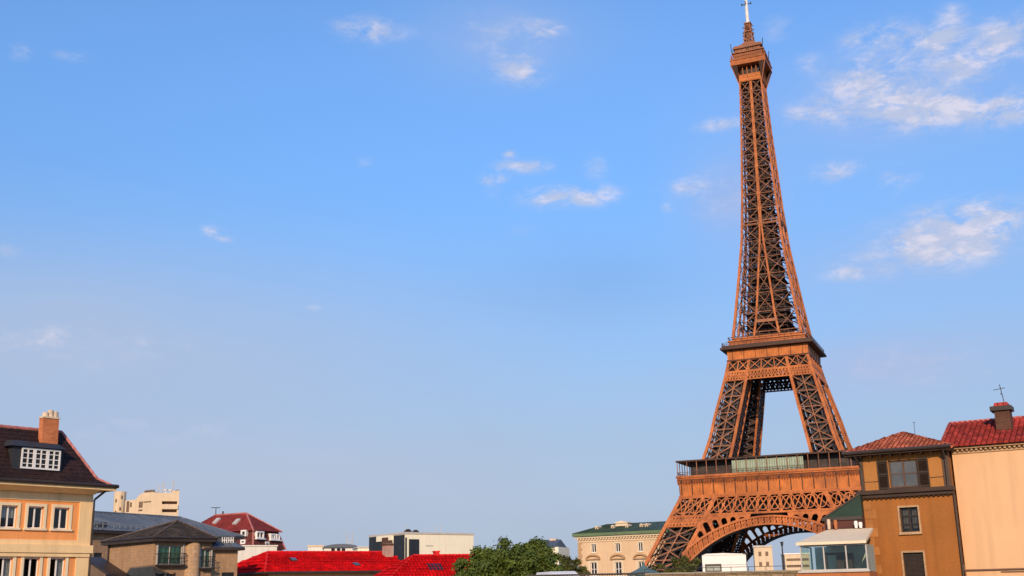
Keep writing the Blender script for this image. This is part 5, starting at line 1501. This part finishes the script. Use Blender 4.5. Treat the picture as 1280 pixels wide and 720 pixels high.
# ================================================================== BEIGE TOWER BLOCK
def build_block():
    F = Fr(191.5, 630, 255, 20)
    root = thing('beige_tower_block', 'distant beige apartment block with round stair tower and rooftop aerials', 'building', F.o, F.a)
    zt = F.fp(205, 616)[1]; sR = F.fp(223.5, 630)[0]
    slots = [F.rect(202.5, 626.5, 221.5, 630.3), F.rect(202.5, 637, 221, 640.3)]
    w_ = MB(); wall(w_, 0, sR, 0, zt, 0, slots, 1.1); shell(w_, 0, sR, 0, 12, 0, zt)
    w_.build('wall', M['beige'], root)
    q = MB()
    for a, b, c, d in slots: q.quad((a, 1.11, c), (b, 1.11, c), (b, 1.11, d), (a, 1.11, d))
    q.build('balcony_back', M['beigedk'], root)
    a, b, c, d = F.rect(201.8, 631, 222.3, 636.4); q = MB(); q.box(a, b, -.35, -.003, c, d); q.build('balcony_front', M['beige'], root)
    # middle section, face turned left
    G = Fr(191.5, 630, 255, -28)
    L0 = G.fp(156.5, 630)[0]
    sub = MB()
    rl = lambda s_, d_: ((G.o + G.u * s_ + G.n * d_ - F.o).dot(F.u), (G.o + G.u * s_ + G.n * d_ - F.o).dot(F.n))
    zm = G.fp(185, 615.5)[1]; zm0 = G.fp(165, 625)[1]
    n = 8; prof = [(L0, 0), (L0, zm0)]
    xa = G.fp(169, 622)[0]; xb = G.fp(180, 616)[0]
    for i in range(n + 1):
        f = i / n; prof.append((xa + (xb - xa) * f, zm0 + (zm - zm0) * math.sin(f * math.pi / 2)))
    prof += [(0, zm), (0, 0)]
    m = MB(); m.prism(prof, 0, 6)
    def conv(mb): mb.v = [(*rl(x, y), z) for x, y, z in mb.v]; return mb
    conv(m).build('curved_wing', M['beige'], root)
    for r in ((174, 627, 178.5, 634.5), (158.5, 626.5, 161.5, 640), (163, 628, 164.8, 634), (173.5, 636.8, 178.2, 638.8)):
        a, b, c, d = G.rect(*r); q = MB(); q.box(a, b, -.06, -.004, c, d); q.box(a, a + .12, -.12, -.061, c, d); conv(q).build('window', M['beigedk'], root)
    a, b, c, d = G.rect(180, 626.6, 189, 627.6); q = MB(); q.box(a, b, -.2, -.004, c, d); conv(q).build('ledge', M['beigedk'], root)
    # stair tower
    C = at(149.5, 630, 262); l = C - F.o; cx, cy = l.dot(F.u), l.dot(F.n)
    rad = (156.5 - 142.5) / 2 / 1432 * 262 * 1.03; zs = at(149.5, 613.8, 260).z
    q = MB(); q.lathe((cx, cy), [(rad, 0), (rad, zs), (.01, zs)], 14); q.build('stair_tower', M['beige'], root)
    q = MB()
    for an, z in ((-2.2, zs - 5), (-2.25, zs - 2.4), (-1.35, zs - 1.6), (-1.5, zs - 4.2)):
        q.cut(); q.box(cx + (rad + .02) * math.cos(an) - .15, cx + (rad + .02) * math.cos(an) + .15, cy + (rad + .03) * math.sin(an) - .15, cy + (rad + .03) * math.sin(an) + .15, z, z + .7)
    q.build_each('slit_window', M['beigedk'], root)
    # roof railing and aerials
    q = MB()
    for i in range(22):
        s_ = G.fp(180 + i * 1.0, 616)[0]
        if s_ < 0: q.box(s_, s_ + .14, .1, .25, zm, zm + .35 + .12 * (i % 3))
    q.box(xb, -.1, .12, .22, zm + .32, zm + .45)
    conv(q).build('roof_railing', M['beigedk'], root)
    q = MB(); a, b, c, d = F.rect(219, 612.5, 223.8, 615.5, 1); q.box(a, b, .5, 2.0, zt, d); q.build('rooftop_cabin', M['gutter'], root)
    q = MB(); q.box(F.fp(215, 615)[0], sR - .02, .05, .4, zt, zt + .55); q.build('parapet', M['beige'], root)
    for px, py, w2 in ((204.5, 602.5, 1.0), (217, 600.5, .9), (199, 607, .7), (192, 612, .5)):
        s_, z_ = F.fp(px, py, 3); q = MB(); q.tube((s_ - .25, 3, zt), (s_, 3, z_), .09, .07, 6)
        for k in range(3): zz = z_ - .3 - k * .45; q.bar((s_ - w2 / 2, 3, zz), (s_ + w2 / 2, 3, zz + .1), .09)
        q.build('aerial', M['greyframe'], root)
    for px, py in ((207, 613.5), (213.5, 614)):
        s_, z_ = F.fp(px, py, 2); q = MB(); q.lathe((s_, 2), [(.02, z_ - .1), (.4, z_ + .05), (.55, z_ + .35)], 12); q.tube((s_, 2, zt), (s_, 2, z_), .08, .08, 6); q.build('dish_aerial', M['whitepaint'], root)
build_block()

# ================================================================== MANSION
def build_mansion():
    class Big(Fr):           # the palace stands far behind the tower: drawn at a third of its size, then scaled up
        def fp(s, px, py, d=0.):
            a = Fr.fp(s, px, py, d * 3.0); return a[0] / 3.0, a[1] / 3.0
    F = Big(723, 690, 690, -30)
    root = thing('mansion', 'cream mansion with dark green roof and arched window pediments left of the tower', 'mansion', F.o, F.a)
    root.scale = (3, 3, 3)
    ze = F.fp(775, 671)[1]; s1 = F.fp(832, 690)[0]; dp = 14.
    up = [F.rect(739.2, 680, 745, 690.8), F.rect(769.2, 679, 775.2, 690.2), F.rect(797.5, 678, 803.3, 689.5)]
    lo = [F.rect(738.5, 703, 746, 720), F.rect(769, 702.5, 777, 720), F.rect(798, 702, 805, 720)]
    w_ = MB(); wall(w_, 0, s1, 0, ze, 0, up + lo, .3); shell(w_, 0, s1, 0, dp, 0, ze); w_.build('wall', M['mansion'], root)
    for r in up:
        window(root, r, 0, 'whitepaint', .2, 1, 0, .12, 'darkglass', 'mansion_trim', .22, 'mansion_trim', room=False)
    for r in lo:
        w = window(root, r, 0, 'whitepaint', .2, 1, 1, .12, 'darkglass', 'mansion_trim', .45, None, room=False)
        a, b, c, d = r; q = MB(); xm = (a + b) / 2; hw = (b - a) / 2 + .75; n = 10
        for i in range(n):
            t0, t1 = math.pi * i / n, math.pi * (i + 1) / n
            q.bar((xm - hw * math.cos(t0), -.25, d + .65 + .75 * math.sin(t0)), (xm - hw * math.cos(t1), -.25, d + .65 + .75 * math.sin(t1)), .28, .5, (0, -1, 0))
        q.box(xm - hw - .1, xm + hw + .1, -.4, -.004, d + .5, d + .72); q.build('pediment', M['stonelt'], w)
    q = MB(); q2 = MB(); z = 0; i = 0
    while z < ze - .8:
        L = .9 if i % 2 else .6; q.box(-.06, L, -.08, .5, z + .03, z + .58); q2.box(s1 - L, s1 + .06, -.08, .5, z + .03, z + .58); z += .62; i += 1
    q.build('quoin_edge', M['stonelt'], root); q2.build('quoin_edge', M['stonelt'], root)
    q = MB(); q.box(-.5, s1 + .5, -.5, dp + .5, ze + .002, ze + .35); q.box(-.1, s1 + .1, -.15, -.002, ze - .75, ze - .6)
    k = 0
    while k < s1: q.box(k, k + .28, -.38, -.003, ze - .35, ze); k += .62
    q.build('cornice', M['mansion_trim'], root)
    gb = MB(); gb.box(-.85, s1 + .85, -.85, dp + .85, ze + .36, ze + .95); gb.build('green_eave', M['greentrim'], root)
    z = ze + .96; ap = F.fp(775, 654.5, 7)[1]
    E = [(-.95, -.95, z), (s1 + .95, -.95, z), (s1 + .95, dp + .95, z), (-.95, dp + .95, z)]; L = (F.fp(757, 655, 7)[0], 7, ap); Rr = (s1 - 2.5, 7, ap)
    m = MB()
    for pl in hip(E, (L, Rr)): m.poly(pl)
    for i in range(1, 30):
        x = E[0][0] + (E[1][0] - E[0][0]) * i / 30; x2 = L[0] + (Rr[0] - L[0]) * i / 30; m.bar((x, -.95, z + .03), (x2, 7, ap + .03), .07, .09, (0, -1, 1))
    rf = m.build('roof', M['greenroof'], root)
    a, b, c, d = F.rect(771, 654, 786, 661, 5.0)
    q = MB(); q.box(a, b, 4.4, 5.6, z + .4, d); q.box(a - .15, b + .15, 4.2, 5.8, d, d + .15); q.prism([(a - .1, d + .15), (b + .1, d + .15), (a + .5 * (b - a), d + .45)], 4.3, 5.7); q.build('chimney', M['mansion_trim'], root)
    for px in (746, 766, 784, 802, 808.5):
        a, b, c, d = F.rect(px - 1.7, 657.5, px + 1.7, 662, 2.6); q = MB(); q.box(a, b, 2.4, 4.5, z + .5, z + 1.2); q.prism([(a - .1, z + 1.2), (b + .1, z + 1.2), ((a + b) / 2, z + 1.5)], 2.3, 4.5); dm = q.build('dormer', M['mansion_trim'], rf)
        q = MB(); q.box(a + .2, b - .2, 2.36, 2.397, z + .6, z + 1.1); q.build('pane', M['darkglass'], dm)
build_mansion()

# ================================================================== THROUGH THE ARCH: buildings, van, wall, kiosk
F = Fr(944, 712, 330, -10)
root = thing('beige_flats', 'tall plain beige block seen under the right of the tower arch', 'building', F.o, F.a)
zt = F.fp(955, 684)[1]; b = F.fp(966, 700)[0]
q = MB(); q.box(-.0, b, 0, 10, 0, zt); q.build('wall', M['beige'], root)
q = MB(); q.box(-.2, b + .2, -.2, 10.2, zt, zt + .5); q.build('parapet', M['greyframe'], root)
for k in range(2):
    for j in range(3):
        q = MB(); q.box(1.2 + k * 1.9, 2.0 + k * 1.9, -.05, -.003, zt - 2.4 - j * 2.8, zt - 1.2 - j * 2.8); q.build('window', M['beigedk'], root)
F = Fr(982, 712, 300, -8)
root = thing('banded_building', 'low pale building with horizontal bands left of the conservatory', 'building', F.o, F.a)
zt = F.fp(990, 693)[1]; b = F.fp(1012, 700)[0]
q = MB(); q.box(0, b, 0, 10, 0, zt); q.build('wall', M['beige'], root)
for j in range(3):
    q = MB(); q.box(.4, b - .2, -.06, -.003, zt - 1.6 - j * 1.6, zt - 1.0 - j * 1.6); q.build('window_band', M['beigedk'], root)
q = MB(); q.box(-.2, b + .2, -.2, 10.2, zt, zt + .3); q.build('parapet', M['whitepaint'], root)

def lamp_post(px, py, Y, label, h=None):
    p = at(px, py, Y)
    root = thing('lamp_post', label, 'lamp post', (p.x, p.y, 0))
    q = MB(); q.tube((0, 0, 0), (0, 0, p.z), .11, .06, 8); q.tube((0, 0, 0), (0, 0, .8), .16, .14, 8); q.build('pole', M['gutter'], root)
    q = MB(); q.tube((0, 0, p.z - .05), (0, 0, p.z + .3), .10, .14, 8); q.box(-.18, .18, -.12, .12, p.z + .3, p.z + .36); q.build('lamp_head', M['gutter'], root)
lamp_post(977.5, 682, 112, 'tall dark post standing left of the conservatory, behind the stone wall')
lamp_post(932.2, 697, 95, 'thin dark post at the right end of the white cabin')

def build_cabin():
    F = Fr(880, 713, 84, -11)
    root = thing('white_cabin', 'white boxy site cabin with dark framed window behind the stone wall', 'cabin', F.o, F.a)
    zt = F.fp(900, 694)[1]; b = F.fp(933, 705)[0]; a = F.fp(878, 705)[0]
    r = F.rect(881.5, 705, 902, 715); z0 = 1.0
    w_ = MB(); wall(w_, a, b, z0, zt, 0, [r], .1); shell(w_, a, b, 0, 2.6, z0, zt)
    n = 8
    w_.build('body', M['whitepaint'], root)
    q = MB(); q.prism([(a - .03, zt + .002), (b + .03, zt + .002), (b - .3, zt + .07), ((a + b) / 2, zt + .14), (a + .3, zt + .12)], -.05, 2.65); q.build('roof', M['whitepaint'], root)
    f = MB(); t = .09; A, B, c, d = r
    f.box(A, A + t, -.03, .05, c, d); f.box(B - t, B, -.03, .05, c, d); f.box(A + t, B - t, -.03, .05, d - t, d); f.box(A + t, B - t, -.03, .05, c, c + t)
    w = f.build('window', M['gutter'], root)
    p = MB(); p.quad((A, .08, c), (B, .08, c), (B, .08, d), (A, .08, d)); p.build('pane', M['glass'], w)
    p = MB(); p.quad((A, .095, c), (B, .095, c), (B, .095, d), (A, .095, d)); p.build('blind', M['curtain'], w)
    q = MB()
    for s_ in (a + .4, b - .6):
        for y in (.3, 2.1): q.cut(); q.box(s_, s_ + .3, y, y + .3, 0, z0)
    q.build_each('footing', M['masonry'], root)
    q = MB(); q.box(a, b, -.012, -.003, zt - .7, zt - .66); q.build('seam', M['greyframe'], root)
build_cabin()
def build_parapet():
    F = Fr(826, 716, 62, -6)
    root = thing('stone_wall', 'long rubble stone wall with dark coping in front of the white cabin', 'wall', F.o, F.a)
    zt = F.fp(900, 716.5)[1]; s1 = F.fp(1003, 716)[0]; s0 = F.fp(806, 716)[0]
    q = MB(); q.box(s0, s1, 0, .5, 0, zt); q.build('masonry', M['rubble'], root)
    q = MB(); x = s0
    while x < s1 - .2:
        L = random.uniform(.7, 1.1); L = min(L, s1 - x); q.box(x + .006, x + L - .006, -.07, .57, zt + .001, zt + .08 + random.uniform(-.015, .015)); x += L
    q.build('coping', M['masonry'], root)
    q = MB(); x = s0
    while x < s1: q.tube((x, .25, zt + .08), (x, .25, zt + .30), .015, .015, 5); x += .9
    q.tube((s0, .25, zt + .30), (s1, .25, zt + .30), .015, .015, 5); q.build('rail', M['gutter'], root)
    # dark hedge rail to the left
    F = Fr(726, 719, 66, -2)
    root = thing('railing_fence', 'low dark metal railing in front of the cream mansion', 'fence', F.o, F.a)
    zt = F.fp(770, 717.5)[1]; s1 = F.fp(812, 718)[0]
    q = MB(); q.tube((-3, 0, zt), (s1, 0, zt), .05, .05, 8); q.tube((-3, 0, .3), (s1, 0, .3), .03, .03, 6)
    x = -3
    while x < s1: q.tube((x, 0, 0), (x, 0, zt), .014, .014, 5); x += .14
    q.build('railing', M['gutter'], root)
build_parapet()
def build_kiosk():
    p = at(805, 718, 78)
    root = thing('kiosk', 'small kiosk with teal tent roof and finial in front of the mansion', 'kiosk', (p.x, p.y, 0), R_(20))
    zt = at(805, 717, 78).z; za = at(803, 707, 78).z; r = 21.5 / 1432 * 78
    q = MB(); n = 8
    pr = [(r, zt), (r * .75, zt + (za - zt) * .22), (r * .4, zt + (za - zt) * .55), (.08, za)]
    q.lathe((0, 0), [(r, zt - .12)] + pr, n); q.poly([(r * math.cos(2 * math.pi * i / n), r * math.sin(2 * math.pi * i / n), zt - .12) for i in range(n)][::-1]); q.build('roof', M['teal'], root)
    q = MB(); q.lathe((0, 0), [(.1, za - .05), (.13, za + .08), (.04, za + .16), (.02, za + .4), (.001, za + .42)], 8); q.build('finial', M['teal'], root)
    q = MB()
    for i in range(n):
        a = 2 * math.pi * i / n; q.cut(); q.tube((r * .8 * math.cos(a), r * .8 * math.sin(a), 0), (r * .8 * math.cos(a), r * .8 * math.sin(a), zt), .05, .05, 6)
    q.build_each('post', M['gutter'], root)
    q = MB(); q.lathe((0, 0), [(r * .7, 0), (r * .7, 1.1), (r * .8, 1.1), (r * .8, 1.2), (.01, 1.2)], 8); q.build('counter', M['teal'], root)
build_kiosk()
def build_van():
    p = at(698, 718, 76)
    root = thing('parked_van', 'white high roofed van parked in front of the big tree', 'van', (p.x, p.y, 0), R_(14))
    zt = at(698, 714.5, 76).z; L = 1.02
    # outline across the front, lofted along its length (y)
    sec = []
    for y, zs, wd in ((-2.6, .62, .98), (-2.55, .80, 1.0), (-1.6, .95, 1.0), (-1.0, 1.0, 1.0), (2.4, 1.0, 1.0), (2.6, .96, .98)):
        h = zt * zs; w2 = L * wd
        sec.append([(-w2, y, .4), (-w2, y, h * .55), (-w2 * .93, y, h * .88), (-w2 * .78, y, h), (w2 * .78, y, h), (w2 * .93, y, h * .88), (w2, y, h * .55), (w2, y, .4)])
    q = MB()
    for a, b in zip(sec, sec[1:]):
        for i in range(8): q.quad(a[i], a[(i + 1) % 8], b[(i + 1) % 8], b[i])
    q.poly(sec[0]); q.poly(sec[-1][::-1]); q.build('body', M['whitepaint'], root)
    q = MB(); h = zt; q.quad((-.82, -2.57, h * .58), (.82, -2.57, h * .58), (.76, -2.42, h * .80), (-.76, -2.42, h * .80)); q.build('windscreen', M['darkglass'], root)
    for x in (-.95, .95):
        for y in (-1.7, 1.7):
            q = MB(); q.tube((x - .12, y, .36), (x + .12, y, .36), .36, .36, 18); wh = q.build('wheel', M['tyre'], root); q = MB(); q.tube((x - .13, y, .36), (x + .13, y, .36), .2, .2, 14); q.build('rim', M['greyframe'], wh)
    for x in (-.75, .75):
        q = MB(); q.box(x - .15, x + .15, -2.64, -2.58, .85, 1.05); q.build('headlight', M['whitepaint'], root)
build_van()

# ================================================================== TREES AND SHRUBS
def leaf_tree(name, label, cat, px, Y, lobes, zb, lf, n, seed, trunk=True, lsz=.17, depth=.8, rmul=(.30, .55)):
    """lobes: (px, top py, width px) of each bulge of the crown as it stands in the world at distance Y"""
    rnd = random.Random(seed)
    p = at(px, 690, Y)
    root = thing(name, label, cat, (p.x, p.y, 0))
    cl = []
    k = Y / 1432
    for lx, ly, lw in lobes:
        t = at(lx, ly, Y); R = lw * k / 2
        cx = t.x - p.x; cy = rnd.uniform(-.5, .5) * R; H = t.z - zb
        m = max(5, int(9 * R))
        for i in range(m):
            u = rnd.random() ** .8; a = rnd.uniform(0, 6.283); f = rnd.random() ** .5
            pr = math.sqrt(max(.04, 1 - u ** 2.2))
            r = rnd.uniform(*rmul) * min(R, 1.7)
            cl.append((Vector((cx + R * pr * f * math.cos(a), cy + R * depth * pr * f * math.sin(a), zb + (H - r * .8) * u)), r))
    q = MB()
    wts = [c[1] ** 2 for c in cl]
    pick = rnd.choices(range(len(cl)), wts, k=n)
    for i in pick:
        c, r = cl[i]
        d = Vector((rnd.gauss(0, 1), rnd.gauss(0, 1), rnd.gauss(0, 1))).normalized()
        rr = r * (rnd.random() ** .4) * rnd.uniform(.7, 1.12)
        if rnd.random() < .05: rr = r * rnd.uniform(1.1, 1.4)
        pos = c + Vector((d.x, d.y, d.z * .8)) * rr
        if pos.z < .3: continue
        nn = (d + Vector((rnd.gauss(0, .6), rnd.gauss(0, .6), rnd.gauss(.3, .6)))).normalized()
        t = nn.orthogonal().normalized(); t = (Matrix.Rotation(rnd.uniform(0, 6.28), 3, nn) @ t); b = nn.cross(t)
        s = lsz * rnd.uniform(.5, 1.35)
        q.add([pos - t * s, pos - b * s * .5 + nn * .1 * s, pos + t * s, pos + b * s * .5 + nn * .1 * s], ((0, 1, 2, 3),))
    q.build('crown' if trunk else 'foliage', M[lf], root)
    tm = MB()
    if trunk:
        base = .28; hb = zb + .6
        tm.tube((0, 0, 0), (0, 0, hb * .6), base * 1.25, base, 10); tm.tube((0, 0, hb * .6), (.1, .05, hb), base, base * .75, 10)
        for c, r in cl[::max(1, len(cl) // 22)]:
            m = Vector((c.x * .45, c.y * .45, hb + (c.z - hb) * .4)); tm.tube((.1, .05, hb * .9), m, base * .45, base * .25, 6); tm.tube(m, c, base * .25, .02, 6)
        tm.build('trunk', M['bark'], root)
    else:
        for c, r in cl[::max(1, len(cl) // 12)]: tm.tube((c.x * .2, c.y * .2, 0), c, .05, .02, 5)
        tm.build('stem', M['bark'], root)
    return root
leaf_tree('broadleaf_tree', 'large dense green tree between the scarlet roofs and the mansion', 'tree', 645, 92, [(583, 693, 34), (603, 678, 44), (627, 669, 50), (650, 673, 40), (670, 669.5, 44), (690, 683, 40), (600, 697, 60), (650, 690, 90), (620, 700, 90), (680, 700, 60), (645, 678, 80), (620, 684, 60), (668, 682, 60)], 1.6, 'leaf', 70000, 3, lsz=.14)
leaf_tree('broadleaf_tree', 'smaller lower yellowish green tree at the right edge of the big tree', 'tree', 713, 98, [(703, 691, 30), (718, 696, 26), (728, 706, 20), (710, 704, 40)], 1.2, 'leaf2', 9000, 5, lsz=.13)
leaf_tree('shrub', 'olive green shrub at the foot of the tower left leg, right of the kiosk', 'shrub', 853, 90, [(840, 695, 26), (856, 690, 30), (871, 696, 24), (852, 702, 50)], 1.0, 'leaf2', 15000, 8, trunk=False, lsz=.12)
leaf_tree('shrub', 'brownish green shrub behind the teal kiosk, at the right corner of the mansion', 'shrub', 817, 95, [(806, 700, 18), (817, 696, 20), (827, 702, 16), (815, 706, 36)], 1.0, 'leaf2', 9000, 9, trunk=False, lsz=.12)
leaf_tree('conifer_sapling', 'small thin dark sapling behind the scarlet cottage roof', 'sapling', 566, 115, [(566, 690, 9), (565, 696, 14)], 2.0, 'leaf', 1200, 12, lsz=.12)
